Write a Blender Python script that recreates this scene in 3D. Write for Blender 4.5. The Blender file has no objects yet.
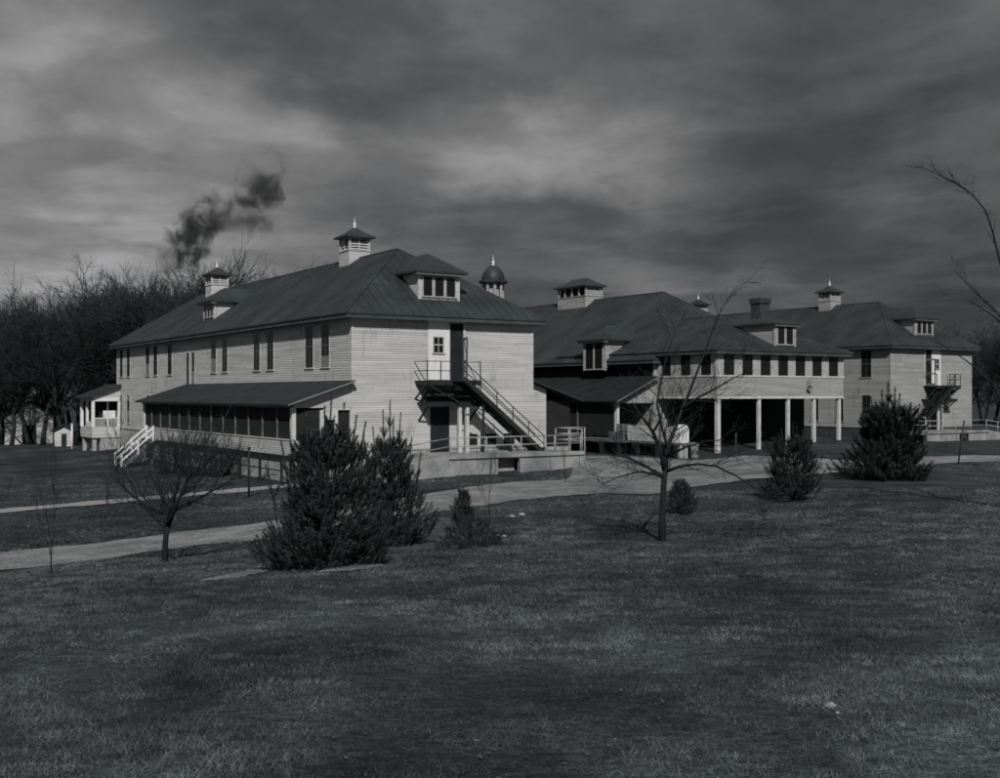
import bpy, math, random
import numpy as np
from mathutils import Vector, Matrix
R = math.radians
rnd = random.Random(7)
sc = bpy.context.scene
col = sc.collection
F_PX = 1114.0            # focal length in pixels of a 1000 px wide frame
HOR = 394.0              # image row of the horizon
CAMZ = 3.3

# ------------------------------------------------------------------ helpers
def link(o, parent=None):
    col.objects.link(o)
    if parent is not None:
        o.parent = parent
    return o

def empty(name, loc=(0, 0, 0), rz=0.0):
    o = bpy.data.objects.new(name, None)
    o.empty_display_size = 0.3
    link(o)
    o.location = loc
    o.rotation_euler = (0, 0, rz)
    return o

def tag(o, label=None, cat=None, group=None, kind=None):
    if label: o["label"] = label
    if cat: o["category"] = cat
    if group: o["group"] = group
    if kind: o["kind"] = kind
    return o

def copy_tree(o, parent=None):
    c = o.copy()
    col.objects.link(c)
    if parent is not None:
        c.parent = parent
    for ch in list(o.children):
        copy_tree(ch, c)
    return c

class MB:
    """collects faces; build() links them as one mesh object"""
    def __init__(s):
        s.v = []; s.f = []; s.mi = []; s.m = 0; s.sm = []; s.smooth = False
    def face(s, pts):
        i = len(s.v)
        s.v.extend([tuple(p) for p in pts])
        s.f.append(tuple(range(i, i + len(pts)))); s.mi.append(s.m); s.sm.append(s.smooth)
    def hexa(s, c):
        i = len(s.v); s.v.extend([tuple(p) for p in c])
        for q in ((0, 3, 2, 1), (4, 5, 6, 7), (0, 1, 5, 4), (1, 2, 6, 5), (2, 3, 7, 6), (3, 0, 4, 7)):
            s.f.append(tuple(i + k for k in q)); s.mi.append(s.m); s.sm.append(False)
    def box(s, x0, x1, y0, y1, z0, z1):
        s.hexa([(x0, y0, z0), (x1, y0, z0), (x1, y1, z0), (x0, y1, z0), (x0, y0, z1), (x1, y0, z1), (x1, y1, z1), (x0, y1, z1)])
    def fbox(s, F, a0, a1, z0, z1, d0, d1):
        s.hexa([F(a0, z0, d0), F(a1, z0, d0), F(a1, z0, d1), F(a0, z0, d1), F(a0, z1, d0), F(a1, z1, d0), F(a1, z1, d1), F(a0, z1, d1)])
    def bar(s, p, q, w, h=None):
        h = h or w
        p = Vector(p); q = Vector(q); d = (q - p)
        if d.length < 1e-6: return
        d.normalize()
        up = Vector((0, 0, 1)) if abs(d.z) < .95 else Vector((1, 0, 0))
        a = d.cross(up).normalized() * (w / 2); b = a.cross(d).normalized() * (h / 2)
        s.hexa([p - a - b, p + a - b, q + a - b, q - a - b, p - a + b, p + a + b, q + a + b, q - a + b])
    def prism(s, pts, ext):
        ext = Vector(ext); n = len(pts)
        A = [Vector(p) for p in pts]; B = [p + ext for p in A]
        s.face(A[::-1]); s.face(B)
        for k in range(n):
            s.face([A[k], A[(k + 1) % n], B[(k + 1) % n], B[k]])
    def tube(s, pts, rad, n=5, cap=True):
        rings = []
        N = len(pts)
        for k in range(N):
            p = Vector(pts[k])
            d = (Vector(pts[min(k + 1, N - 1)]) - Vector(pts[max(k - 1, 0)]))
            if d.length < 1e-9: d = Vector((0, 0, 1))
            d.normalize()
            up = Vector((0, 0, 1)) if abs(d.z) < .9 else Vector((1, 0, 0))
            a = d.cross(up).normalized(); b = d.cross(a)
            i = len(s.v)
            for j in range(n):
                t = 2 * math.pi * j / n
                s.v.append(tuple(p + (a * math.cos(t) + b * math.sin(t)) * rad[k]))
            rings.append(i)
        for k in range(N - 1):
            for j in range(n):
                j2 = (j + 1) % n
                s.f.append((rings[k] + j, rings[k] + j2, rings[k + 1] + j2, rings[k + 1] + j)); s.mi.append(s.m); s.sm.append(n > 4)
        if cap:
            s.f.append(tuple(rings[-1] + j for j in range(n))); s.mi.append(s.m); s.sm.append(False)
            s.f.append(tuple(rings[0] + j for j in reversed(range(n)))); s.mi.append(s.m); s.sm.append(False)
    def lathe(s, prof, c=(0, 0), n=16):
        rings = []
        for r, z in prof:
            i = len(s.v)
            for j in range(n):
                t = 2 * math.pi * j / n + math.pi / n
                s.v.append((c[0] + r * math.cos(t), c[1] + r * math.sin(t), z))
            rings.append(i)
        for k in range(len(prof) - 1):
            for j in range(n):
                j2 = (j + 1) % n
                s.f.append((rings[k] + j, rings[k] + j2, rings[k + 1] + j2, rings[k + 1] + j)); s.mi.append(s.m); s.sm.append(s.smooth)
    def build(s, name, mats, parent=None):
        me = bpy.data.meshes.new(name)
        me.from_pydata(s.v, [], s.f)
        if not isinstance(mats, (list, tuple)): mats = [mats]
        for m in mats: me.materials.append(m)
        me.polygons.foreach_set("material_index", s.mi)
        me.polygons.foreach_set("use_smooth", s.sm)
        me.update()
        o = bpy.data.objects.new(name, me)
        return link(o, parent)

# ------------------------------------------------------------------ materials
TINT = (0.945, 1.0, 1.012)
def mat(name, lo, hi, scale=3.0, rough=0.85, bump=0.0, bscale=None, stretch=(1, 1, 1), spec=0.2, row=None, det=6.0, fine=0.0, seam=None, extra=(), stain=0.0):
    """two-tone noise grey; row = board height for a per-board tone; bump in metres-ish"""
    m = bpy.data.materials.new(name); m.use_nodes = True
    nt = m.node_tree; N = nt.nodes; L = nt.links
    b = N["Principled BSDF"]; b.inputs["Roughness"].default_value = rough
    b.inputs["Specular IOR Level"].default_value = spec
    tc = N.new("ShaderNodeTexCoord"); mp = N.new("ShaderNodeMapping"); mp.inputs["Scale"].default_value = stretch
    L.new(tc.outputs["Object"], mp.inputs["Vector"])
    n1 = N.new("ShaderNodeTexNoise"); n1.inputs["Scale"].default_value = scale; n1.inputs["Detail"].default_value = det
    n1.inputs["Roughness"].default_value = 0.62
    L.new(mp.outputs["Vector"], n1.inputs["Vector"])
    rp = N.new("ShaderNodeValToRGB")
    rp.color_ramp.elements[0].position = 0.33; rp.color_ramp.elements[1].position = 0.67
    for el_, v_ in ((rp.color_ramp.elements[0], lo), (rp.color_ramp.elements[1], hi)):
        c_ = max(0.0, 1 - v_ / .3)      # light paint is neutral, dark things a little cooler
        el_.color = (v_ * (1 - .20 * c_), v_, v_ * (1 + .06 * c_), 1)
    L.new(n1.outputs["Fac"], rp.inputs["Fac"])
    out = rp.outputs["Color"]
    if row:
        sep = N.new("ShaderNodeSeparateXYZ"); L.new(tc.outputs["Object"], sep.inputs[0])
        dv = N.new("ShaderNodeMath"); dv.operation = "DIVIDE"; dv.inputs[1].default_value = row; L.new(sep.outputs["Z"], dv.inputs[0])
        ad = N.new("ShaderNodeMath"); ad.operation = "ADD"; ad.inputs[1].default_value = 0.013; L.new(dv.outputs[0], ad.inputs[0])
        fl = N.new("ShaderNodeMath"); fl.operation = "FLOOR"; L.new(ad.outputs[0], fl.inputs[0])
        # boards of about 3.5 m, cut at a different place on each course
        sm = N.new("ShaderNodeMath"); sm.operation = "ADD"; L.new(sep.outputs["X"], sm.inputs[0]); L.new(sep.outputs["Y"], sm.inputs[1])
        ml = N.new("ShaderNodeMath"); ml.operation = "MULTIPLY_ADD"; ml.inputs[1].default_value = 1.37; L.new(fl.outputs[0], ml.inputs[0]); L.new(sm.outputs[0], ml.inputs[2])
        d2 = N.new("ShaderNodeMath"); d2.operation = "DIVIDE"; d2.inputs[1].default_value = 3.6; L.new(ml.outputs[0], d2.inputs[0])
        f2 = N.new("ShaderNodeMath"); f2.operation = "FLOOR"; L.new(d2.outputs[0], f2.inputs[0])
        cb = N.new("ShaderNodeCombineXYZ"); L.new(fl.outputs[0], cb.inputs[0]); L.new(f2.outputs[0], cb.inputs[1])
        wn = N.new("ShaderNodeTexWhiteNoise"); wn.noise_dimensions = "3D"; L.new(cb.outputs[0], wn.inputs["Vector"])
        mr = N.new("ShaderNodeMapRange"); mr.inputs["To Min"].default_value = 0.88; mr.inputs["To Max"].default_value = 1.05
        L.new(wn.outputs["Value"], mr.inputs["Value"])
        mx = N.new("ShaderNodeMix"); mx.data_type = "RGBA"; mx.blend_type = "MULTIPLY"; mx.inputs["Factor"].default_value = 1
        L.new(out, mx.inputs["A"]); L.new(mr.outputs["Result"], mx.inputs["B"]); out = mx.outputs["Result"]
    if fine:
        n3 = N.new("ShaderNodeTexNoise"); n3.inputs["Scale"].default_value = scale * 14; n3.inputs["Detail"].default_value = 4
        L.new(mp.outputs["Vector"], n3.inputs["Vector"])
        mr = N.new("ShaderNodeMapRange"); mr.inputs["From Min"].default_value = 0.3; mr.inputs["From Max"].default_value = 0.7
        mr.inputs["To Min"].default_value = 1 - fine; mr.inputs["To Max"].default_value = 1 + fine
        L.new(n3.outputs["Fac"], mr.inputs["Value"])
        mx = N.new("ShaderNodeMix"); mx.data_type = "RGBA"; mx.blend_type = "MULTIPLY"; mx.inputs["Factor"].default_value = 1
        L.new(out, mx.inputs["A"]); L.new(mr.outputs["Result"], mx.inputs["B"]); out = mx.outputs["Result"]
    for (sc2, amp, lo2, hi2) in extra:       # further octaves of tone: worn and lush patches, tufts
        n3 = N.new("ShaderNodeTexNoise"); n3.inputs["Scale"].default_value = sc2; n3.inputs["Detail"].default_value = 3
        L.new(tc.outputs["Object"], n3.inputs["Vector"])
        mr = N.new("ShaderNodeMapRange"); mr.inputs["From Min"].default_value = lo2; mr.inputs["From Max"].default_value = hi2
        mr.inputs["To Min"].default_value = 1 - amp; mr.inputs["To Max"].default_value = 1 + amp
        L.new(n3.outputs["Fac"], mr.inputs["Value"])
        mx = N.new("ShaderNodeMix"); mx.data_type = "RGBA"; mx.blend_type = "MULTIPLY"; mx.inputs["Factor"].default_value = 1
        L.new(out, mx.inputs["A"]); L.new(mr.outputs["Result"], mx.inputs["B"]); out = mx.outputs["Result"]
    if stain:                                 # peeled, weather-streaked patches of bare board
        m3 = N.new("ShaderNodeMapping"); m3.inputs["Scale"].default_value = (1.1, 1.1, .45); L.new(tc.outputs["Object"], m3.inputs["Vector"])
        n3 = N.new("ShaderNodeTexNoise"); n3.inputs["Scale"].default_value = .9; n3.inputs["Detail"].default_value = 9; n3.inputs["Roughness"].default_value = .72
        L.new(m3.outputs["Vector"], n3.inputs["Vector"])
        mr = N.new("ShaderNodeMapRange"); mr.inputs["From Min"].default_value = .56; mr.inputs["From Max"].default_value = .70
        mr.inputs["To Min"].default_value = 1; mr.inputs["To Max"].default_value = 1 - stain
        L.new(n3.outputs["Fac"], mr.inputs["Value"])
        mx = N.new("ShaderNodeMix"); mx.data_type = "RGBA"; mx.blend_type = "MULTIPLY"; mx.inputs["Factor"].default_value = 1
        L.new(out, mx.inputs["A"]); L.new(mr.outputs["Result"], mx.inputs["B"]); out = mx.outputs["Result"]
    L.new(out, b.inputs["Base Color"])
    if bump:
        n2 = N.new("ShaderNodeTexNoise"); n2.inputs["Scale"].default_value = bscale or scale * 6; n2.inputs["Detail"].default_value = 5
        L.new(mp.outputs["Vector"], n2.inputs["Vector"])
        bp = N.new("ShaderNodeBump"); bp.inputs["Strength"].default_value = 0.8; bp.inputs["Distance"].default_value = bump
        L.new(n2.outputs["Fac"], bp.inputs["Height"]); L.new(bp.outputs["Normal"], b.inputs["Normal"])
    return m

ROW = 0.125
M = {}
M["siding"] = mat("weathered_white_siding", 0.43, 0.56, 1.3, 0.8, 0.004, 9, (.22, .22, 2.6), row=ROW, fine=0.08, stain=.42)
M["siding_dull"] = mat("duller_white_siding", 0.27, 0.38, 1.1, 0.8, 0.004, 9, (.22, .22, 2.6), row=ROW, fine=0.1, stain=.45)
M["siding_grey"] = mat("old_grey_white_siding", 0.17, 0.27, 1.2, 0.8, 0.004, 9, (.22, .22, 2.6), row=ROW, fine=0.10)
M["trim"] = mat("chalky_white_trim", 0.45, 0.62, 2.0, 0.7, fine=0.06)
M["fascia"] = mat("grey_fascia_paint", 0.05, 0.09, 1.2, 0.8)
M["roof"] = mat("dull_painted_metal_roof", 0.030, 0.050, 0.35, 0.55, 0.006, 6, spec=0.35, fine=0.16, stain=.25, extra=((.5, .15, .35, .65),))
M["shingle"] = mat("dark_asphalt_shingle", 0.026, 0.045, 0.8, 0.85, 0.012, 14, fine=0.25)
M["darkwood"] = mat("dark_boards_and_shade", 0.014, 0.028, 1.5, 0.8, fine=0.2)  # also paints in the shade on the middle building's left wall
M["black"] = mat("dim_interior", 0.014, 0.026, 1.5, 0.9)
M["stone"] = mat("pale_foundation", 0.28, 0.40, 1.6, 0.9, 0.01, fine=0.15)
M["brick"] = mat("sooty_brick", 0.035, 0.075, 3.0, 0.9, 0.01, row=0.075, stain=.3)
M["concrete"] = mat("stained_concrete", 0.16, 0.34, 0.7, 0.9, 0.008, 12, fine=0.15)
M["iron"] = mat("dark_iron", 0.012, 0.03, 6, 0.6, spec=0.4)
M["pipe"] = mat("grey_painted_pipe", 0.25, 0.38, 6, 0.6, spec=0.4)
M["wood_grey"] = mat("grey_wood", 0.08, 0.16, 5, 0.85, 0.004, stretch=(1, 1, .3))
M["bark"] = mat("dark_bark", 0.012, 0.028, 9, 0.95, 0.01, stretch=(1, 1, .35))
M["twig"] = mat("bare_twigs", 0.014, 0.032, 4, 0.95)
M["fartwig"] = mat("far_twigs", 0.018, 0.042, 1, 0.95)  # tone lifted to stand in for haze over the distant trees
M["needle"] = mat("pine_needles", 0.020, 0.060, 5.0, 0.6, spec=0.35)
M["needle2"] = mat("dark_pine_needles", 0.014, 0.040, 5.0, 0.6, spec=0.3)
M["candle"] = mat("pine_shoot_bark", 0.03, 0.06, 8, 0.9)
M["lawn"] = mat("rough_winter_lawn", 0.020, 0.062, 0.55, 0.95, 0.06, 11, det=12, fine=0.45, extra=((.13, .26, .38, .62), (.5, .22, .38, .62), (38, .55, .35, .65)))
M["blade"] = mat("dry_grass_blades", 0.028, 0.145, 2.2, 0.8, det=12, fine=0.55, extra=((.13, .26, .38, .62), (.5, .28, .38, .62), (5, .32, .38, .62)))
M["gravel"] = mat("packed_gravel", 0.14, 0.29, 0.8, 0.95, 0.03, 14, det=10, fine=0.3, extra=((14, .25, .35, .65),))
M["yard"] = mat("worn_yard_surface", 0.12, 0.27, 0.35, 0.9, 0.02, 12, det=11, fine=0.25, extra=((.9, .18, .38, .62),))
M["path"] = mat("concrete_walk", 0.24, 0.36, 1.2, 0.9, 0.005, fine=0.12)
M["white"] = mat("white_paint", 0.62, 0.78, 3, 0.6)
M["pier"] = mat("flat_white_panel", 0.30, 0.44, 4, 0.7, fine=.1)
M["rock"] = mat("pale_stone", 0.25, 0.4, 5, 0.9, 0.02)
M["darkrock"] = mat("dark_stone", 0.02, 0.04, 5, 0.9, 0.02)
M["leaf"] = mat("dry_leaf", 0.05, 0.13, 9, 0.9)
M["shade"] = mat("window_shade", 0.16, 0.24, 3, 0.9)

def glass(name, v, rough):
    m = bpy.data.materials.new(name); m.use_nodes = True
    nt = m.node_tree; b = nt.nodes["Principled BSDF"]
    n = nt.nodes.new("ShaderNodeTexNoise"); n.inputs["Scale"].default_value = 1.1
    tc = nt.nodes.new("ShaderNodeTexCoord"); nt.links.new(tc.outputs["Object"], n.inputs["Vector"])
    r = nt.nodes.new("ShaderNodeValToRGB"); r.color_ramp.elements[0].color = (v * .6, v * .63, v * .64, 1); r.color_ramp.elements[1].color = (v * 1.6, v * 1.7, v * 1.7, 1)
    nt.links.new(n.outputs["Fac"], r.inputs["Fac"]); nt.links.new(r.outputs["Color"], b.inputs["Base Color"])
    b.inputs["Roughness"].default_value = rough; b.inputs["Specular IOR Level"].default_value = 0.22
    bp = nt.nodes.new("ShaderNodeBump"); bp.inputs["Distance"].default_value = 0.01; bp.inputs["Strength"].default_value = .3
    nt.links.new(n.outputs["Fac"], bp.inputs["Height"]); nt.links.new(bp.outputs["Normal"], b.inputs["Normal"])
    return m
M["glass"] = glass("dark_window_glass", 0.012, 0.12)
M["screen"] = glass("dark_insect_screen", 0.017, 0.85)

# ------------------------------------------------------------------ terrain
def ray(px, py, z):
    Y = (CAMZ - z) * F_PX / (py - HOR)
    return ((px - 500) / F_PX * Y, Y, z)
CP = [ray(*a) for a in (
    (330, 565, -.08), (165, 562, -.62), (662, 540, -.24), (60, 565, -1.04), (60, 548, -1.15), (270, 540, -.6), (270, 523, -.75),
    (520, 500, -.55), (520, 484, -.6), (760, 478, -.5), (650, 495, -.5), (850, 471, -.5), (400, 500, -.7), (75, 505, -1.3),
    (275, 487, -1.15), (480, 478, -.78), (550, 474, -.8), (125, 466, -1.45), (85, 452, -1.5), (117, 449, -1.25), (245, 478, -1.12), (690, 459, -.5),
    (590, 454, -.58), (719, 452, -.38), (760, 449.5, -.3), (800, 441, .1), (845, 438, .2), (820, 449, .05), (812, 456, -.38), (900, 441, -.5), (900, 463, -.5), (960, 459, -.5),
    (885, 497, -.3), (180, 460, -1.35), (410, 463, -.35))]
CP += [(0, 0, 1.66), (-3, 5, 1.42), (3, 5, 1.42), (-7, 12, .78), (7, 12, .9), (0, 12, .86), (-16, 14, .35), (16, 14, .9), (12, 25, .12),
       (22, 28, .05), (-22, 24, -.7), (-60, 60, -2), (-45, 100, -1.8), (-20, 130, -1.5), (0, 100, -.6), (25, 110, -.6), (60, 120, -.6), (60, 60, -.3),
       (80, 160, -1), (0, 170, -1.5), (-80, 160, -2.2), (30, 20, .6), (60, 20, .8), (-40, 20, -.8), (0, -25, 2.2), (-30, -20, 1), (40, -20, 2),
       (-5, 60, .0), (2, 62, 0), (-24, 84, -.6), (100, 80, -.6), (-100, 60, -2.6)]
CPa = np.array(CP)
SC = 3.0
def _k(d2): return np.sqrt(d2 + SC * SC)
_n = len(CPa)
_A = np.zeros((_n + 3, _n + 3))
_d2 = ((CPa[:, None, :2] - CPa[None, :, :2]) ** 2).sum(-1)
_A[:_n, :_n] = -_k(_d2) + np.eye(_n) * -0.0
_A[:_n, :_n] += np.eye(_n) * 0.4
_A[:_n, _n] = 1; _A[_n, :_n] = 1
_A[_n + 1, _n + 1] = 1; _A[_n + 2, _n + 2] = 1
_w = np.linalg.solve(_A, np.concatenate([CPa[:, 2], [0, 0, 0]]))
def H(x, y):
    x = np.asarray(x, float); y = np.asarray(y, float)
    xs = np.clip(x, -150, 170); ys = np.clip(y, -60, 210)
    s = np.full(np.broadcast(xs, ys).shape, _w[_n])
    for i in range(_n):
        s = s - _w[i] * _k((xs - CPa[i, 0]) ** 2 + (ys - CPa[i, 1]) ** 2)
    s = s + 0.018 * np.sin(xs * 1.3 + ys * .7) * np.sin(ys * 1.1 - xs * .5) + 0.012 * np.sin(xs * 3.1 - 1) * np.sin(ys * 2.7)
    return s
def h(x, y): return float(H(x, y))
def G(px, py):
    """where the view ray of photo pixel (px, py) meets the ground"""
    k = (px - 500) / F_PX; m = (py - HOR) / F_PX
    Y = 2.0
    while Y < 300:
        if CAMZ - m * Y <= h(k * Y, Y): break
        Y += 0.25
    lo, hi = Y - .25, Y
    for _ in range(12):
        mid = (lo + hi) / 2
        if CAMZ - m * mid <= h(k * mid, mid): hi = mid
        else: lo = mid
    return Vector((k * hi, hi, h(k * hi, hi)))
def atY(px, Y, dz=0.0):
    x = (px - 500) / F_PX * Y
    return Vector((x, Y, h(x, Y) + dz))

def grid_axis(a, b, fine0, fine1, step, grow=1.14):
    xs = list(np.arange(fine0, fine1 + step / 2, step))
    s = step; x = xs[-1]
    while x < b: s *= grow; x += s; xs.append(x)
    s = step; x = xs[0]; lo = []
    while x > a: s *= grow; x -= s; lo.append(x)
    return np.array(lo[::-1] + xs)
gx = grid_axis(-1500, 1500, -48, 60, 0.6); gy = grid_axis(-300, 2500, 0, 100, 0.6)
GX, GY = np.meshgrid(gx, gy)
GZ = H(GX, GY)
nx, ny = len(gx), len(gy)
me = bpy.data.meshes.new("lawn")
verts = np.stack([GX.ravel(), GY.ravel(), GZ.ravel()], 1)
idx = (np.arange(ny - 1)[:, None] * nx + np.arange(nx - 1)[None, :]).ravel()
faces = np.stack([idx, idx + 1, idx + nx + 1, idx + nx], 1)
me.from_pydata(verts.tolist(), [], faces.tolist())
me.polygons.foreach_set("use_smooth", [True] * len(me.polygons))
me.materials.append(M["lawn"]); me.update()
lawn = link(bpy.data.objects.new("lawn", me)); tag(lawn, kind="structure")

def resample(P, n):
    P = [Vector(p) for p in P]
    L = [0]
    for a, b in zip(P, P[1:]): L.append(L[-1] + (b - a).length)
    out = []
    for i in range(n):
        t = L[-1] * i / (n - 1); j = 0
        while j < len(P) - 2 and L[j + 1] < t: j += 1
        f = (t - L[j]) / max(1e-6, L[j + 1] - L[j])
        out.append(P[j].lerp(P[j + 1], f))
    return out
ROADS = []
def sheet(name, near, far, m, lift, n=260, c=14, jit=0.12):
    A = resample(near, n); B = resample(far, n)
    ph = rnd.random() * 9
    V = []; Fc = []
    for i in range(n):
        ja = jit * (math.sin(i * .31 + ph) + math.sin(i * .77 + ph * 2) + .6 * math.sin(i * 1.9)) / 2
        jb = jit * (math.sin(i * .37 + 2 * ph) + math.sin(i * .9 + ph) + .6 * math.sin(i * 2.3)) / 2
        d = (B[i] - A[i]); d.z = 0
        L = max(d.length, .01); d /= L
        for k in range(c + 1):
            t = k / c
            p = A[i] + d * (ja * (1 - t) + jb * t + L * t)
            V.append((p.x, p.y, h(p.x, p.y) + lift))
    for i in range(n - 1):
        for k in range(c):
            a = i * (c + 1) + k
            Fc.append((a, a + 1, a + c + 2, a + c + 1))
    me = bpy.data.meshes.new(name); me.from_pydata(V, [], Fc); me.materials.append(m)
    me.polygons.foreach_set("use_smooth", [True] * len(me.polygons)); me.update()
    o = link(bpy.data.objects.new(name, me)); tag(o, kind="structure")
    ROADS.append((A, B))
    return o
near = [G(*p) for p in ((-60, 582), (-10, 572), (60, 565), (150, 552), (270, 540), (340, 529), (440, 512), (520, 500), (600, 494))]
far = [G(*p) for p in ((-60, 560), (-10, 554), (60, 547), (150, 537), (270, 522), (340, 510), (440, 492), (520, 482), (600, 476))]
sheet("driveway", near, far, M["gravel"], 0.022)
near = [G(*p) for p in ((556, 490), (600, 494), (650, 495), (690, 488), (760, 479), (850, 472), (905, 467), (960, 463), (1040, 461))]
far = [G(*p) for p in ((575, 462), (592, 456), (640, 457.5), (690, 460.5), (745, 456), (800, 459), (850, 461), (905, 457.5), (960, 456), (1040, 455))]
sheet("service_yard", near, far, M["yard"], 0.034, n=300, c=30)
near = [G(*p) for p in ((-40, 517), (75, 507), (170, 498.5), (275, 489), (330, 484), (385, 479), (430, 476))]
far = [G(*p) for p in ((-40, 513), (75, 503.5), (170, 495), (275, 485.5), (330, 480.5), (385, 475.5), (430, 472))]
sheet("footpath", near, far, M["path"], 0.03, c=4, jit=0.02)

sheet("bare_earth", [G(*p) for p in ((196, 583), (225, 580), (250, 576), (268, 572))], [G(*p) for p in ((204, 580), (225, 576), (248, 571), (266, 570))], M["gravel"], .02, n=60, c=4, jit=.12)
sheet("bare_earth", [G(*p) for p in ((318, 573), (345, 572), (372, 569), (384, 567))], [G(*p) for p in ((322, 571), (345, 568), (370, 566), (382, 565))], M["gravel"], .02, n=50, c=4, jit=.08)

# ------------------------------------------------------------------ building kit (local x = v, local y = u)
TH = math.atan2(.5443, .8388)
U = Vector((-.5444, .8388, 0)); V_ = Vector((.8388, .5443, 0))
C0 = Vector((-7.44, 56.0, 0))
def W(s, t, z=0): return C0 + V_ * s + U * t + Vector((0, 0, z))

def frame(o, al, ou):
    o = Vector(o); al = Vector(al); ou = Vector(ou)
    return lambda a, z, d: tuple(o + al * a + ou * d + Vector((0, 0, z)))

def siding(mb, F, a0, a1, z0, z1, top=None):
    z = math.floor(z0 / ROW) * ROW
    while z < z1 - 1e-6:
        zb = max(z, z0); zt = min(z + ROW, z1)
        mb.face([F(a0, zb, .026), F(a1, zb, .026), F(a1, zt, .003), F(a0, zt, .003)])
        mb.face([F(a0, zb, .026), F(a0, zb, .0), F(a1, zb, .0), F(a1, zb, .026)])
        z += ROW

def window(F, a0, a1, z0, z1, parent, muntin=1, shade=0.0, trim=.06, sub=False, open_=0.0, fm="siding"):
    m = MB()
    m.fbox(F, a0 - trim, a0, z0 - .02, z1 + trim, -.02, .042)
    m.fbox(F, a1, a1 + trim, z0 - .02, z1 + trim, -.02, .042)
    m.fbox(F, a0, a1, z1, z1 + trim, -.02, .04)
    m.fbox(F, a0 - trim - .04, a1 + trim + .04, z0 - .09, z0 - .021, -.02, .09)
    fo = m.build("window", M[fm], parent)
    if muntin:
        s_ = MB()
        zm = (z0 + z1) / 2
        s_.fbox(F, a0, a1, zm - .02, zm + .02, .0295, .04)
        s_.fbox(F, (a0 + a1) / 2 - .012, (a0 + a1) / 2 + .012, z0, zm - .02, .0295, .034)
        s_.fbox(F, (a0 + a1) / 2 - .012, (a0 + a1) / 2 + .012, zm + .02, z1, .0295, .036)
        s_.build("sash_bars", M["wood_grey"] if muntin == 1 else M["white"], fo)
    g = MB()
    g.fbox(F, a0, a1, z0 - .02, z1, -.02, .029)
    if shade:
        g.m = 1
        g.fbox(F, a0 + .03, a1 - .03, z0 + .01, z0 + (z1 - z0) * shade, .0292, .031)
    g.build("pane", [M["glass"], M["shade"]], parent if sub else fo)
    return fo

def hip_roof(x0, x1, y0, y1, ze, k, parent, seam=.55, m=None, thick=.07, name="roof", zcut=None):
    """ridge along y; returns ridge height"""
    hw = (x1 - x0) / 2; xc = (x0 + x1) / 2; zr = ze + k * hw
    b = MB()
    A, B, Cc, D = (x0, y0, ze), (x1, y0, ze), (x1, y1, ze), (x0, y1, ze)
    R0, R1 = (xc, y0 + hw, zr), (xc, y1 - hw, zr)
    b.face([A, B, R0]); b.face([B, Cc, R1, R0]); b.face([Cc, D, R1]); b.face([D, A, R0, R1])
    lo = [(p[0], p[1], p[2] - thick) for p in (A, B, Cc, D)]
    for i in range(4):
        q = (A, B, Cc, D)
        b.face([lo[i], lo[(i + 1) % 4], q[(i + 1) % 4], q[i]])
    b.face(lo[::-1])
    if seam:
        w, hh = .03, .045
        def rib(p, q):
            b.bar((p[0], p[1], p[2] + .012), (q[0], q[1], q[2] + .012), w, hh)
        y = y0 + seam
        while y < y1 - .1:
            d = min(hw, y - y0, y1 - y)
            rib((x0, y, ze), (x0 + d, y, ze + k * d)); rib((x1, y, ze), (x1 - d, y, ze + k * d))
            y += seam
        x = x0 + seam
        while x < x1 - .1:
            d = min(x - x0, x1 - x)
            rib((x, y0, ze), (x, y0 + d, ze + k * d)); rib((x, y1, ze), (x, y1 - d, ze + k * d))
            x += seam
        for P, Q in ((A, R0), (B, R0), (Cc, R1), (D, R1), (R0, R1)):
            b.bar((P[0], P[1], P[2] + .02), (Q[0], Q[1], Q[2] + .02), .09, .06)
    ro = b.build(name, m or M["roof"], parent)
    f = MB()
    i = .05; t0, t1 = ze - thick - .2, ze - thick - .002
    f.box(x0 + i, x1 - i, y0 + i, y0 + i + .06, t0, t1); f.box(x0 + i, x1 - i, y1 - i - .06, y1 - i, t0, t1)
    f.box(x0 + i, x0 + i + .06, y0 + i + .06, y1 - i - .06, t0, t1); f.box(x1 - i - .06, x1 - i, y0 + i + .06, y1 - i - .06, t0, t1)
    f.box(x0 + i + .06, x1 - i - .06, y0 + i + .06, y1 - i - .06, t0 + .02, t0 + .05)
    f.build("fascia", M["fascia"], ro)
    return zr, ro

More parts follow.
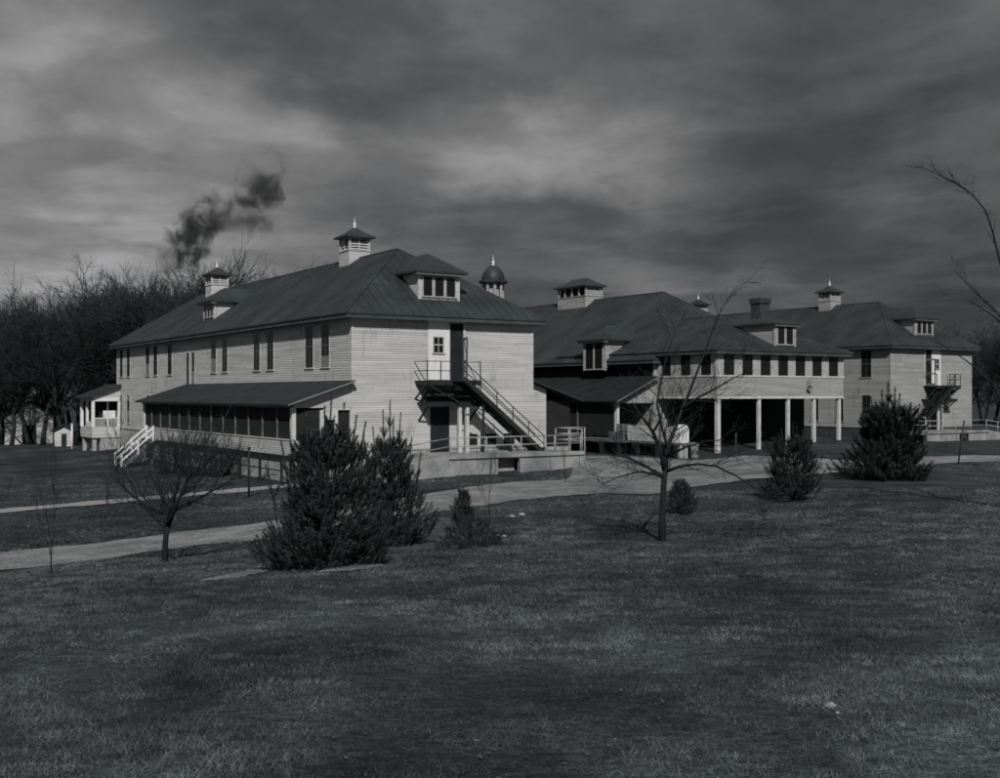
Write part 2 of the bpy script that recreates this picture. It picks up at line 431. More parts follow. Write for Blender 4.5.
def dormer(F, a0, a1, zb, zt, zp, k, parent, nwin=3, oh=.38, cheek=None, wz=None):
    L = (zt - zb) / k
    b = MB()
    b.prism([F(a0, zb, 0), F(a0, zt, 0), F(a0, zt, -L)], Vector(F(a1, 0, 0)) - Vector(F(a0, 0, 0)))
    for aa, sg in ((a0, -1), (a1, 1)):       # corner boards
        b.fbox(F, aa - .06 if sg < 0 else aa - .08, aa + .08 if sg < 0 else aa + .06, zb - .05, zt, -.12, .03)
    d = b.build("dormer", cheek or M["siding"], parent)
    hw = (a1 - a0) / 2 + oh; ac = (a0 + a1) / 2
    kk = (zp - zt) / hw
    r = MB()
    EL, ER = F(a0 - oh, zt, oh), F(a1 + oh, zt, oh)
    BL, BR = F(a0 - oh, zt, -L - .15), F(a1 + oh, zt, -L - .15)
    RF, RB = F(ac, zp, oh - hw), F(ac, zp, -(zp - zb) / k - .15)
    r.face([EL, ER, RF]); r.face([BL, EL, RF, RB]); r.face([ER, BR, RB, RF])
    lo = [tuple(Vector(p) - Vector((0, 0, .12))) for p in (EL, ER, BR, BL)]
    q = [EL, ER, BR, BL]
    for i in (0, 1, 3):
        r.face([lo[i], lo[(i + 1) % 4], q[(i + 1) % 4], q[i]])
    r.face(lo)
    rr = r.build("roof", M["roof"], d)
    t = MB()
    t.fbox(F, a0 - oh + .06, a1 + oh - .06, zt - .22, zt - .122, -.05, oh - .06)
    t.build("cornice", M["siding_grey"], d)
    zw0, zw1 = wz or (zb + .2, zt - .3)
    w = (a1 - a0 - .3) / nwin
    for i in range(nwin):
        s0 = a0 + .15 + i * w + .09; s1 = s0 + w - .18
        window(F, s0, s1, zw0, zw1, d, muntin=0, trim=.07, sub=True, fm='pier')
    return d

def finial(mb, c, z, s=1.0):
    mb.smooth = True
    mb.lathe([(.16 * s, z - .05), (.17 * s, z + .02 * s), (.07 * s, z + .1 * s), (.15 * s, z + .2 * s), (.16 * s, z + .28 * s), (.1 * s, z + .36 * s), (.04 * s, z + .42 * s), (.03 * s, z + .7 * s), (.012 * s, z + .95 * s), (.001, z + .96 * s)], c, 12)
    mb.smooth = False

def cupola(c, a, b_, zridge, k, zb, zt, parent, pyr=.66, oh=.27, slats=5, win=False, fin=True):
    """vented cupola of plan a (x) by b_ (y) centred at c on the ridge"""
    x0, x1, y0, y1 = c[0] - a / 2, c[0] + a / 2, c[1] - b_ / 2, c[1] + b_ / 2
    m = MB()
    m.box(x0, x1, y0, y1, zridge - k * a / 2 - .2, zb)
    m.box(x0 - .05, x1 + .05, y0 - .05, y1 + .05, zb, zb + .06)
    p = .13
    for X in (x0, x1 - p):
        for Y in (y0, y1 - p):
            m.box(X, X + p, Y, Y + p, zb + .06, zt)
    m.box(x0 + .002, x1 - .002, y0 + .002, y1 - .002, zt - .12, zt - .001)
    nb = max(1, round((b_) / 1.0)) if b_ > 2.5 else 1
    for Fx in ((y0 + .02), (y1 - .07)):
        m.box(c[0] - .04, c[0] + .04, Fx, Fx + .05, zb + .06, zt - .12)
    if b_ > 2.5:
        for i in range(1, 4):
            yy = y0 + b_ * i / 4
            for X in (x0 + .01, x1 - .11):
                m.box(X, X + .1, yy - .08, yy + .08, zb + .06, zt - .12)
    else:
        for X in (x0 + .02, x1 - .07):
            m.box(X, X + .05, c[1] - .04, c[1] + .04, zb + .06, zt - .12)
    cu = m.build("cupola", M["siding"], parent)
    l = MB()
    n = slats
    for i in range(n):
        z = zb + .1 + (zt - zb - .3) * i / (n - 1)
        for (yy, sg) in ((y0 + .03, -1), (y1 - .03, 1)):
            l.prism([(x0 + p, yy, z), (x0 + p, yy - sg * .1, z + .07), (x0 + p, yy - sg * .1, z + .09), (x0 + p, yy, z + .02)], (a - 2 * p, 0, 0))
        if not win:
            for (xx, sg) in ((x0 + .03, -1), (x1 - .03, 1)):
                l.prism([(xx, y0 + p, z), (xx - sg * .1, y0 + p, z + .07), (xx - sg * .1, y0 + p, z + .09), (xx, y0 + p, z + .02)], (0, b_ - 2 * p, 0))
    l.build("louvre", M["trim"], cu)
    d = MB(); d.box(x0 + .2, x1 - .2, y0 + .2, y1 - .2, zb + .06, zt - .12); d.build("vent_shaft", M["black"], cu)
    r = MB()
    e = [(x0 - oh, y0 - oh, zt), (x1 + oh, y0 - oh, zt), (x1 + oh, y1 + oh, zt), (x0 - oh, y1 + oh, zt)]
    el = [(q[0], q[1], zt - .09) for q in e]
    rid = max(0, b_ - a) / 2
    T0, T1 = (c[0], c[1] - rid, zt + pyr), (c[0], c[1] + rid, zt + pyr)
    # slightly bell-cast roof: a mid ring lower than straight
    def mid(pp, T): return (pp[0] * .45 + T[0] * .55, pp[1] * .45 + T[1] * .55, zt + pyr * .47)
    mm = [mid(e[0], T0), mid(e[1], T0), mid(e[2], T1), mid(e[3], T1)]
    for i in range(4):
        j = (i + 1) % 4
        r.face([e[i], e[j], mm[j], mm[i]]); r.face([el[i], el[j], e[j], e[i]])
    r.face([mm[0], mm[1], T0]); r.face([mm[2], mm[3], T1])
    r.face([mm[1], mm[2], T1, T0]); r.face([mm[3], mm[0], T0, T1]); r.face(el[::-1])
    r.build("roof", M["roof"], cu)
    if fin:
        f = MB(); finial(f, c, zt + pyr, .62); f.build("finial", M["white"], cu)
    return cu

def shell(x1, y1, zf, ze, parent, zg, m=None, name="wall", left=None, fnd="stone"):
    b = MB()
    b.box(0, x1, 0, y1, zf - .05, ze)
    FL, FF = frame((0, 0, 0), (0, 1, 0), (-1, 0, 0)), frame((0, 0, 0), (1, 0, 0), (0, -1, 0))
    FR, FB = frame((x1, 0, 0), (0, 1, 0), (1, 0, 0)), frame((0, y1, 0), (1, 0, 0), (0, 1, 0))
    for i, (F, L) in enumerate(((FL, y1), (FF, x1), (FR, y1), (FB, x1))):
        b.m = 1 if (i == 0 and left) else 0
        siding(b, F, 0, L, zf, ze)
    b.m = 0
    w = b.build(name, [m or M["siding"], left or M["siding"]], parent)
    e = .05
    for X in (-e, x1 - .1):
        for Y in (-e, y1 - .1):
            c = MB(); c.box(X, X + .1 + e, Y, Y + .1 + e, zf, ze - .002); c.build("corner_board", M["siding"], w)
    f = MB(); f.box(.06, x1 - .06, .06, y1 - .06, zg, zf - .05)
    f.build("foundation", M[fnd], parent)
    return FL, FF, FR, FB

def stair_run(mb, p, q, width_vec, n, tread=.28, open_=True):
    """treads between p (top) and q (bottom); width_vec gives the tread's width"""
    p = Vector(p); q = Vector(q); w = Vector(width_vec)
    run = (q - p); run.z = 0; rl = run.length; rd = run.normalized()
    for i in range(n):
        c = p.lerp(q, (i + .5) / n)
        a = c - rd * tread / 2
        mb.hexa([a, a + rd * tread, a + rd * tread + w, a + w, a + Vector((0, 0, .04)), a + rd * tread + Vector((0, 0, .04)), a + rd * tread + w + Vector((0, 0, .04)), a + w + Vector((0, 0, .04))])
    for o in (Vector((0, 0, 0)), w):
        mb.bar(p + o, q + o, .05, .24)

def fire_escape(parent, mir):
    X = (lambda x: 11 - x) if mir else (lambda x: x)
    def bx(m, a, b, *r):
        a, b = X(a), X(b); m.box(min(a, b), max(a, b), *r)
    m = MB()
    z = 4.0; y0 = -1.35
    bx(m, 3.55, 6.75, y0, -.03, z - .06, z)
    for i in range(6): bx(m, 3.6 + i * .55, 3.66 + i * .55, y0 + .02, -.05, z - .22, z - .061)
    bx(m, 3.5, 6.8, y0 - .06, y0 - .001, z - .24, z + .02)
    stair_run(m, (X(5.45), y0 - .75, z), (X(10.35), y0 - .75, .12), (0, 1.0, 0), 19, .3)
    for i in range(19):
        c = Vector((X(5.45), y0 - .7, z - .1)).lerp(Vector((X(10.35), y0 - .7, .02)), (i + .5) / 19); m.hexa([c + Vector(q) for q in ((0, 0, -.09), (.02, 0, -.09), (.02, .9, -.09), (0, .9, -.09), (0, 0, .1), (.02, 0, .1), (.02, .9, .1), (0, .9, .1))])
    bx(m, 5.0, 6.0, y0 - .75, y0 - .061, z - .06, z - .002)
    for a in (3.6, 4.6): m.bar((X(a), y0, z - .1), (X(a), -.03, z - .95), .07)
    for a in (6.7, 8.4): m.bar((X(a), y0 - .4, 4.0 - (a - 5.45) * .79 - .1), (X(a), y0 - .4, .05), .09)
    for a in (3.7, 4.2, 4.7, 5.2): m.bar((X(a), y0 + .1, 3.7), (X(a + .1), -.3, 2.95), .09)
    bx(m, 3.8, 6.8, -.9, -.8, 3.2, 3.5); bx(m, 3.8, 6.9, -.5, -.4, 2.9, 3.15)  # slats and boards added to darken the shading under the platform
    # cross braces below the flight
    m.bar((X(3.6), y0, z - .2), (X(5.4), y0, 2.9), .06); m.bar((X(5.4), y0 - .4, 2.9), (X(7.6), y0 - .4, 2.1), .05)
    fe = m.build("fire_escape", M["iron"], parent)
    r = MB()
    for a in (3.55, 4.35, 5.0): r.bar((X(a), y0 - .03, z), (X(a), y0 - .03, z + 1.0), .045)
    for zz in (z + .5, z + .98):
        r.bar((X(3.55), y0 - .03, zz), (X(5.0), y0 - .03, zz), .04)
        r.bar((X(3.55), y0 - .03, zz), (X(3.55), -.05, zz), .04)
        r.bar((X(5.0), y0 - .03, zz), (X(5.0), y0 - .75, zz), .04)
    for o in (-.78,):
        P = Vector((X(5.3), y0 + o, z)); Q = Vector((X(10.3), y0 + o, .12))
        for hh in (.5, .95): r.bar(P + Vector((0, 0, hh)), Q + Vector((0, 0, hh)), .04)
        for t in (0, .2, .4, .6, .8, 1):
            c = P.lerp(Q, t); r.bar(c, c + Vector((0, 0, .97)), .04)
    P = Vector((X(6.75), y0 - .03, 2.97)); Q = Vector((X(10.3), y0 - .03, .12))
    for hh in (.5, .95): r.bar(P + Vector((0, 0, hh)), Q + Vector((0, 0, hh)), .04)
    r.bar((X(6.75), y0 - .03, z), (X(6.75), y0 - .03, z + 1), .045); r.bar((X(6.75), -.05, z + .98), (X(6.75), y0 - .03, z + .98), .04)
    r.build("railing", M["iron"], fe)
    # canopy over the lower door
    c = MB()
    bx(c, 3.7, 7.0, -1.15, -.03, 2.78, 2.86)
    bx(c, 3.7, 7.0, -1.2, -1.151, 2.66, 2.9)
    c.bar((X(3.8), -1.1, 2.75), (X(3.8), -.04, 1.9), .08); c.bar((X(6.9), -1.1, 2.75), (X(6.9), -.04, 1.9), .08)
    c.build("door_canopy", M["darkwood"], parent)
    for a in (5.6, 6.05):
        p = MB(); bx(p, a, a + .17, -1.12, -.95, 0.02, 2.66); p.build("post", M["trim"], parent)

def ward(name, s, t, length, zg, mir, left_windows, low_left, cup, far_cup, porch=True):
    e = empty(name, tuple(W(s, t)), TH)
    x1 = 11.0; ze = 7.32; oh = .6; k = .689
    FL, FF, FR, FB = shell(x1, length, .45, ze, e, zg, fnd='brick' if mir else 'stone')
    hip_roof(-oh, x1 + oh, -oh, length + oh, ze + .06, k, e)
    zr = ze + .06 + k * 6.1
    # windows on the long left wall
    for i, (tc, w, z0, z1) in enumerate(left_windows):
        window(FL, tc - w / 2, tc + w / 2, z0, z1, e, shade=rnd.choice((0, 0, .25, .4)) if w > .6 else 0)
    for tc in low_left:
        window(FL, tc - .42, tc + .42, .95, 3.2, e, shade=rnd.choice((0, .3)))
    # far side windows (seen from a step aside)
    for tc in (3.2, 5.3, 11, 13.2, 19, 21.1, 31, 33, 41, 43):
        if tc < length: window(FR, tc - .5, tc + .5, 4.75, 6.95, e)
    # front: upper door, panel, little window, lower door
    X = (lambda x: 11 - x) if mir else (lambda x: x)
    def ab(a, b): a, b = X(a), X(b); return min(a, b), max(a, b)
    p = MB(); a, b = ab(4.38, 5.6); p.fbox(FF, a, b, 4.05, 7.1, -.02, .06); p.fbox(FF, *ab(4.3, 6.62), 7.1, 7.2, -.02, .1)
    p.build("infill_panel", M["white"], e)
    a, b = ab(4.68, 5.24)
    w = MB()
    F2 = lambda A, Z, D: FF(A, Z, D + .045)
    wd = window(F2, a, b, 5.5, 6.28, e, trim=.06, muntin=2)
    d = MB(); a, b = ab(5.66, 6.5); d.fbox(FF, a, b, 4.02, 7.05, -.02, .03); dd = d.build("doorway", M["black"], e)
    d = MB(); a, b = ab(6.5, 6.6); d.fbox(FF, a, b, 4.02, 7.1, -.02, .09); a, b = ab(5.6, 5.66); d.fbox(FF, a, b, 4.02, 7.1, -.02, .09); d.build("door_frame", M["trim"], dd)
    # open screen door leaning out over the landing
    d = MB(); x = X(6.5); sg = -1 if mir else 1
    for (za, zb) in ((4.05, 4.2), (5.0, 5.08), (6.15, 6.3)):
        d.bar((x, -.08, (za + zb) / 2), (x - sg * .25, -.85, (za + zb) / 2), .03, zb - za)
    d.bar((x, -.08, 4.05), (x, -.08, 6.3), .07); d.bar((x - sg * .25, -.85, 4.05), (x - sg * .25, -.85, 6.3), .07)
    d.build("screen_door", M["wood_grey"], e)
    d = MB(); a, b = ab(4.62, 5.5); d.fbox(FF, a, b, .3, 2.62, -.02, .03); dd = d.build("doorway", M["black"], e)
    d = MB(); a, b = ab(5.5, 5.62); d.fbox(FF, a, b, .3, 2.7, -.02, .08); a, b = ab(4.5, 4.62); d.fbox(FF, a, b, .3, 2.7, -.02, .08); d.build("door_frame", M["darkwood"], dd)
    for (q0, q1) in ((6.6, 7.4), (7.9, 8.6), (9.1, 9.8)):
        d = MB(); a, b = ab(q0, q1); d.fbox(FF, a, b, .5, 1.15, -.02, .035); d.build("vent_opening", M["black"], e)
    # clutter: a pipe on the wall
    fire_escape(e, mir)
    # dormers
    Fd = frame((0, .8, 0), (1, 0, 0), (0, -1, 0))
    dormer(Fd, 4.29, 6.71, ze + .06 + k * 1.4, 9.85, 10.95, k, e, 3)
    Fl = frame((1.0, 0, 0), (0, 1, 0), (-1, 0, 0))
    dormer(Fl, 24.0, 26.2, ze + .06 + k * 1.6, 9.75, 10.75, k, e, 3)
    for c in cup:
        cupola((5.5, c), 1.42, 1.42, zr, k, 12.0, 12.9, e)
    for c in far_cup:
        cupola((5.5, c), 1.42, 1.42, zr, k, 12.0, 12.9, e)
    return e, FL, FF, FR

def side_porch(e, s_wall, t0, t1, w, zt, zo, sill, floor, zg, near_bays, closed=True, mull=2.0, sgn=-1, dark=False):
    """shed-roofed screened porch on a long wall; x from s_wall outward (sgn*w)"""
    xo = s_wall + sgn * w
    ohx, ohy = .42, .5
    lo, hi = min(s_wall, xo), max(s_wall, xo)
    m = MB()
    k = (zt - zo) / (w + ohx)
    def zz(x): return zt - k * abs(x - s_wall)
    xe = xo + sgn * ohx
    a = [(s_wall + sgn * .02, t0 - ohy, zt), (xe, t0 - ohy, zo), (xe, t0 - ohy, zo - .09), (s_wall + sgn * .02, t0 - ohy, zt - .09)]
    m.prism(a, (0, t1 - t0 + 2 * ohy, 0))
    rf = m.build("porch_roof", M["darkwood"] if dark else M["shingle"], e)
    # light rake board on both ends
    for y in (t0 - ohy - .03, t1 + ohy + .001):
        rb = MB()
        rb.prism([(s_wall + sgn * .06, y, zt - .03), (xe, y, zo - .03), (xe, y, zo - .09), (s_wall + sgn * .06, y, zt - .10)], (0, .028, 0))
        rb.build("rake_board", M["siding_grey"], rf)
    fs = MB(); X0, X1 = sorted((xo - sgn * .06, xo + sgn * .06)); fs.box(X0, X1, t0, t1, zz(xo) - .34, zz(xo) - .1)
    fs.build("beam", M["darkwood"] if dark else M["siding_grey"], rf)
    # end gable panels
    zb = zz(xo) - .34
    for y in (t0, t1 - .1):
        g = MB()
        pts = [(s_wall + sgn * .03, y, zb), (xo - sgn * .06, y, zb), (xo - sgn * .06, y, zz(xo) - .1), (s_wall + sgn * .03, y, zt - .11)]
        g.prism(pts, (0, .1, 0)); g.build("gable_panel", M["siding"], rf)
    body = MB()
    X0, X1 = sorted((xo, xo + sgn * -.12))
    if closed:
        Fo = frame((xo, 0, 0), (0, 1, 0), (sgn, 0, 0)); Fn = frame((0, t0, 0), (1, 0, 0), (0, -1, 0))
        body.box(X0, X1, t0, t1, floor, sill)
        siding(body, Fo, t0, t1, floor, sill)
        a0, a1 = (xo, s_wall) if sgn < 0 else (s_wall, xo)
        body.box(a0 + .12, a1 - .03, t0, t0 + .1, floor, sill); siding(body, Fn, a0 + .0, a1 - .03, floor, sill)
        body.build("porch_wall", M["siding"], e)
        cp = MB(); X0c, X1c = sorted((xo + sgn * .06, xo - sgn * .16)); cp.box(X0c, X1c, t0 - .04, t1, sill + .001, sill + .05); cp.build("sill_rail", M["trim"], e)
    # screens: a dark gauze set a hand behind the posts
    s = MB(); X0s, X1s = sorted((xo - sgn * .1, xo - sgn * .12)); s.box(X0s, X1s, t0 + .2, t1 - .2, sill if closed else floor + .1, zb)
    if closed or dark: s.build("screen", M["screen"], e)
    n = int(round((t1 - t0) / mull))
    for i in range(n + 1):
        y = t0 + (t1 - t0) * i / n
        p = MB()
        wd = .28 if i in (0, n) else .07
        X0p, X1p = sorted((xo + sgn * .0, xo - sgn * (.2 if wd > .1 else .08)))
        yy = min(max(y, t0 + wd / 2), t1 - wd / 2)
        p.box(X0p, X1p, yy - wd / 2, yy + wd / 2, (sill + .05) if closed else floor, zb)
        p.build("post" if wd > .1 else "mullion", M["trim"] if wd > .1 else M["wood_grey"], e)
    # floor and base skirt
    f = MB(); a0, a1 = sorted((s_wall + sgn * .03, xo + sgn * .08)); f.box(a0, a1, t0 - .08, t1 + .05, floor - .16, floor - .001)
    f.build("porch_floor", M["darkwood"], e)
    b = MB(); a0, a1 = sorted((s_wall + sgn * .1, xo - sgn * .04)); b.box(a0, a1, t0 + .03, t1 - .03, zg, floor - .161)
    b.build("porch_base", M["darkwood"] if dark else M["stone"], e)
    if not dark:
        y = t0 + .2; xx = sorted((xo - sgn * .039, xo + sgn * .02))
        while y < t1:
            q = MB(); q.box(xx[0], xx[1], y, y + .09, zg, floor - .165); q.build("pier", M["wood_grey"], e); y += 2.9
    return xo, zb

LW = [(3.2, 1.02, 4.75, 6.98), (5.3, 1.02, 4.75, 6.98), (11, 1.02, 4.75, 6.98), (13.2, 1.02, 4.75, 6.98), (18.9, 1.02, 4.75, 6.98), (21.1, 1.02, 4.75, 6.98),
      (25.4, .62, 4.0, 6.2), (26.6, .62, 4.0, 6.2), (30.9, 1.02, 4.75, 6.98), (34.6, 1.02, 4.75, 6.98), (36.7, 1.02, 4.75, 6.98), (42.4, .95, 4.75, 6.98), (44.6, .95, 4.75, 6.98)]
b1, FL, FF, FR = ward("ward_building", 0, 0, 46.0, -2.6, False, LW, (42.4, 44.6, 30.5, 36.5), (11.2,), (36.7,))
tag(b1, "large white clapboard ward with long screened porch on its left, nearest of the buildings", "building", "white hipped-roof ward buildings")
side_porch(b1, 0, 0, 26.4, 3.2, 4.0, 2.82, 1.02, .28, -2.2, 3)
# closed-in near end of the porch: white door frame and panels
m = MB(); Fn = frame((0, .0, 0), (1, 0, 0), (0, -1, 0))
m.fbox(Fn, -1.72, -1.52, 1.05, 2.5, -.1, .03); m.fbox(Fn, -.1, .0, 1.05, 2.5, -.1, .031); m.fbox(Fn, -.92, -.78, 1.05, 2.5, -.1, .032); m.fbox(Fn, -1.52, -.92, 2.02, 2.5, -.1, .025)
m.fbox(Fn, -1.52, -.1, 2.5, 2.6, -.1, .034)
m.build("end_frame", M["trim"], b1)
m = MB(); m.fbox(Fn, -2.92, -.1, 1.03, 2.5, -.14, -.12); m.build("screen", M["screen"], b1)
# the porch's own stair, white railings
m = MB(); stair_run(m, (-3.35, 23.4, .22), (-5.3, 23.4, -1.45), (0, 1.5, 0), 9, .26)
st = m.build("porch_stair", M["wood_grey"], b1)
r = MB()
for y in (23.35, 24.95):
    for hh in (.45, .85):
        r.bar((-3.3, y, .28 + hh), (-5.4, y, -1.5 + hh), .06, .11)
    for x, z in ((-5.4, -1.5), (-4.35, -.6), (-3.35, .28)): r.bar((x, y, z - .1), (x, y, z + .92), .1)
r.build("railing", M["white"], st)
# white box porch at the far end
m = MB(); m.box(-2.3, 0, 45.0, 49.2, -.35, .55); Fp = frame((0, 45.0, 0), (1, 0, 0), (0, -1, 0)); Fq = frame((-2.3, 0, 0), (0, 1, 0), (-1, 0, 0))
siding(m, Fp, -2.3, 0, -.1, .55); siding(m, Fq, 45, 49.2, -.1, .55)
ep = m.build("entry_porch", M["siding"], b1)
m = MB()
m.box(-2.34, -2.1, 44.97, 45.2, .55, 3.0); m.box(-.2, -.0, 44.97, 45.2, .55, 3.0); m.box(-2.34, -2.1, 49.0, 49.22, .55, 3.0); m.box(-2.34, -2.15, 46.9, 47.1, .55, 3.0)
m.box(-2.34, 0, 44.97, 45.15, 2.7, 3.02); m.box(-2.34, -2.15, 45.15, 49.2, 2.7, 3.02); m.box(-2.34, -2.2, 45.2, 46.9, .55, 1.0)
for i in range(14): m.box(-2.05 + i * .135, -2.01 + i * .135, 45.05, 45.09, .55, 1.25)
m.box(-2.1, -.2, 45.04, 45.1, 1.25, 1.32)
m.box(-.9, -.75, 45.9, 46.0, .55, 2.7); m.box(-1.2, -.2, 45.9, 46, 1.3, 1.9)
m.build("porch_frame", M["white"], ep)
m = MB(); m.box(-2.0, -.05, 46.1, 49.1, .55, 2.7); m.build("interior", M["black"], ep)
m = MB(); m.prism([(.02, 44.6, 4.15), (-2.8, 44.6, 3.02), (-2.8, 44.6, 2.92), (.02, 44.6, 3.95)], (0, 5.0, 0)); m.build("roof", M["shingle"], ep)
m = MB(); m.prism([(-.03, 44.95, 3.03), (-2.3, 44.95, 3.03), (-2.3, 44.95, 3.08), (-.03, 44.95, 3.93)], (0, .1, 0)); m.build("gable_panel", M["siding"], ep)
m = MB(); m.box(-2.2, -1.9, 45.2, 45.5, -2.6, -.36); m.box(-2.2, -1.9, 48.7, 49.0, -2.6, -.36); m.box(-1.6, 0, 45.1, 49, -2.6, -.36); m.build("base", M["stone"], ep)
# solid white end wall of the porch on the right-hand side
m = MB(); m.prism([(11.03, .5, .3), (12.3, .5, .3), (12.3, .5, 3.55), (11.03, .5, 4.0)], (0, .15, 0)); Fz = frame((0, .5, 0), (1, 0, 0), (0, -1, 0)); siding(m, Fz, 11.03, 12.3, .3, 3.5)
m.build("side_porch_wall", M["siding"], b1)
m = MB(); m.prism([(11.03, 0, 4.12), (14.6, 0, 2.95), (14.6, 0, 2.85), (11.03, 0, 4.02)], (0, 26, 0)); m.build("side_porch_roof", M["shingle"], b1)
m = MB(); m.box(14.15, 14.2, .8, 25.8, .3, 2.8); m.box(12.3, 14.15, .75, .8, .3, 2.9); m.build("side_porch_screen", M["screen"], b1)
m = MB(); m.box(11.1, 14.2, .7, 25.8, -1.5, .3); m.build("side_porch_base", M["stone"], b1)

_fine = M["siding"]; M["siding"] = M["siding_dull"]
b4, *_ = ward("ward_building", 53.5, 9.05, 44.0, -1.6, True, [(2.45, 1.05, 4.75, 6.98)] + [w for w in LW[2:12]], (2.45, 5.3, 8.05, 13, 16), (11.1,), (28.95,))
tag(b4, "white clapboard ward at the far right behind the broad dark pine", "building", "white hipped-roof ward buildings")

# ---------------- middle dining building
b2 = empty("dining_building", tuple(W(25.1, 6.0)), TH)
x1, L2 = 14.3, 42.0
FL, FF, FR, FB = shell(x1, L2, .45, 5.5, b2, -1.8, left=M["darkwood"])  # pale left wall coloured dark to stand in for eave and porch shade
zr2, _ = hip_roof(-.6, x1 + .6, -.6, L2 + .6, 5.62, .70, b2)
tag(b2, "broad hip-roofed middle building with a long vented box cupola and a small dome behind", "building")
Fd = frame((-.66, 0, 0), (0, 1, 0), (-1, 0, 0))
dormer(Fd, 4.5, 6.9, 5.0, 7.15, 8.2, .70, b2, 2, wz=(5.1, 6.95), cheek=M["siding"])
cupola((x1 / 2, 17.7), 1.8, 3.9, zr2, .70, 11.35, 12.25, b2, pyr=.7, win=True, fin=False)
# domed cupola
dc = (x1 / 2, 31.2)
m = MB(); m.lathe([(1.15, zr2 - 1.2), (1.15, zr2 + .3), (1.0, zr2 + .32)], dc, 8); m.lathe([(.62, zr2 + .3), (.62, 13.7)], dc, 8)
for j in range(8):
    t = 2 * math.pi * j / 8 + math.pi / 8; cx, cy = dc[0] + .9 * math.cos(t), dc[1] + .9 * math.sin(t)
    m.lathe([(.15, zr2 + .3), (.15, 13.4), (.2, 13.6), (.2, 13.75)], (cx, cy), 6)
dm = m.build("domed_cupola", M["siding"], b2)
m = MB(); m.lathe([(0, 13.7), (1.36, 13.7), (1.4, 13.78), (1.4, 13.92), (1.1, 14.0)], dc, 8)
m.smooth = True; m.lathe([(1.08, 13.95), (1.1, 14.1), (1.06, 14.4), (.92, 14.75), (.7, 15.05), (.4, 15.28), (.16, 15.4), (0, 15.42)], dc, 20); m.smooth = False
m.build("dome", M["roof"], dm)
m = MB(); finial(m, dc, 15.4, 1.0); m.build("finial", M["white"], dm)
# brick chimney
m = MB(); cx, cy = 13.6, 3.5; m.box(cx - .5, cx + .5, cy - .5, cy + .5, 5, 10.2); m.box(cx - .58, cx + .58, cy - .58, cy + .58, 10.2, 10.6); m.box(cx - .3, cx + .3, cy - .3, cy + .3, 10.6, 10.62)
m.build("chimney", M["brick"], b2)
side_porch(b2, 0, 0.0, 26.0, 3.2, 4.5, 2.85, .95, .42, -1.6, 3, closed=False, mull=4.3, dark=True)

# ---------------- upper-storey wing over the open bays
b3 = empty("connecting_wing", tuple(W(25.3, .27)), TH)
tag(b3, "two-storey wing carried on white posts over open bays with a strip of dark upper windows", "building")
x3, L3 = 11.8, 5.7
m = MB(); m.box(0, x3, 0, L3, 3.12, 6.0)
FL3, FF3, FR3 = frame((0, 0, 0), (0, 1, 0), (-1, 0, 0)), frame((0, 0, 0), (1, 0, 0), (0, -1, 0)), frame((x3, 0, 0), (0, 1, 0), (1, 0, 0))
siding(m, FL3, 0, L3, 3.12, 4.45); siding(m, FF3, 0, x3, 3.12, 4.45); siding(m, FR3, 0, L3, 3.12, 6.0)
m.build("wall", M["siding"], b3)
m = MB()
m.box(-.06, x3 + .06, -.06, -.0225, 4.4, 4.5); m.box(-.06, -.0225, -.02, L3, 4.4, 4.5)
m.box(-.05, x3 + .05, -.05, -.0225, 3.0, 3.14); m.box(-.05, -.0225, -.02, L3, 3.0, 3.14)
m.build("band_board", M["trim"], b3)
def strip(F, L, n, edge):
    w = .93
    gap = (L - 2 * edge - n * w) / (n - 1)
    pan = [(0, edge), (L - edge, L)]
    for i in range(n):
        a = edge + i * (w + gap)
        if i < n - 1: pan.append((a + w, a + w + gap))
        q = MB(); q.fbox(F, a, a + w, 4.5, 5.98, -.01, .012); q.fbox(F, a, a + w, 5.2, 5.24, .0125, .03)
        q.build("window", M["glass"], b3)
    for (pa, pb) in pan:
        p = MB(); p.fbox(F, pa, pb, 4.5, 5.98, -.01, .045); p.build("pier_panel", M["pier"], b3)
strip(FF3, x3, 7, .55); strip(FL3, L3, 3, .5)
hip_roof(-.5, x3 + .5, -.5, 16.5, 6.1, .41, b3, seam=0.6)
Fd = frame((0, .35, 0), (1, 0, 0), (0, -1, 0))
dormer(Fd, 5.55, 7.45, 6.1 + .41 * .85, 8.0, 8.4, .41, b3, 2, oh=.28, cheek=M["siding"], wz=(6.62, 7.82))
for i, (s, wd) in enumerate(((25.5, .26), (29.1, .2), (31.8, .2), (34.3, .2), (36.8, .2))):
    x = s - 25.3
    m = MB(); m.box(x - wd / 2, x + wd / 2, .02, .02 + wd, -.75, 3.0)
    m.build("post", M["trim"], b3)
m = MB(); m.box(.9, 14.1, L3 - .2, L3 - .08, -1, 3.0); m.box(.06, x3 - .06, .1, L3 - .05, 3.02, 3.1); m.build("bay_shade_panel", M["black"], b3)  # black panel added before the pale wall to paint in the bay's shade
m = MB(); m.box(-.07, -.03, .0, 3.5, .45, 4.2); siding(m, frame((-.07, 0, 0), (0, 1, 0), (-1, 0, 0)), 0, 3.5, .45, 4.2); m.build("porch_inner_wall", M["siding"], b2)  # pale siding laid only where sun strikes the darkened left wall
# lamp on the front wall
lp = MB(); lp.smooth = True; lp.lathe([(.02, 3.93), (.04, 3.9), (.05, 3.84), (.12, 3.78), (.19, 3.70), (.18, 3.69), (.03, 3.74)], (8.15, -.3), 14); lp.smooth = False
lp.bar((8.15, 0, 4.0), (8.15, -.3, 4.03), .03); lp.bar((8.15, -.3, 4.03), (8.15, -.3, 3.9), .03)
lp.build("gooseneck_lamp", M["iron"], b3)

M["siding"] = _fine
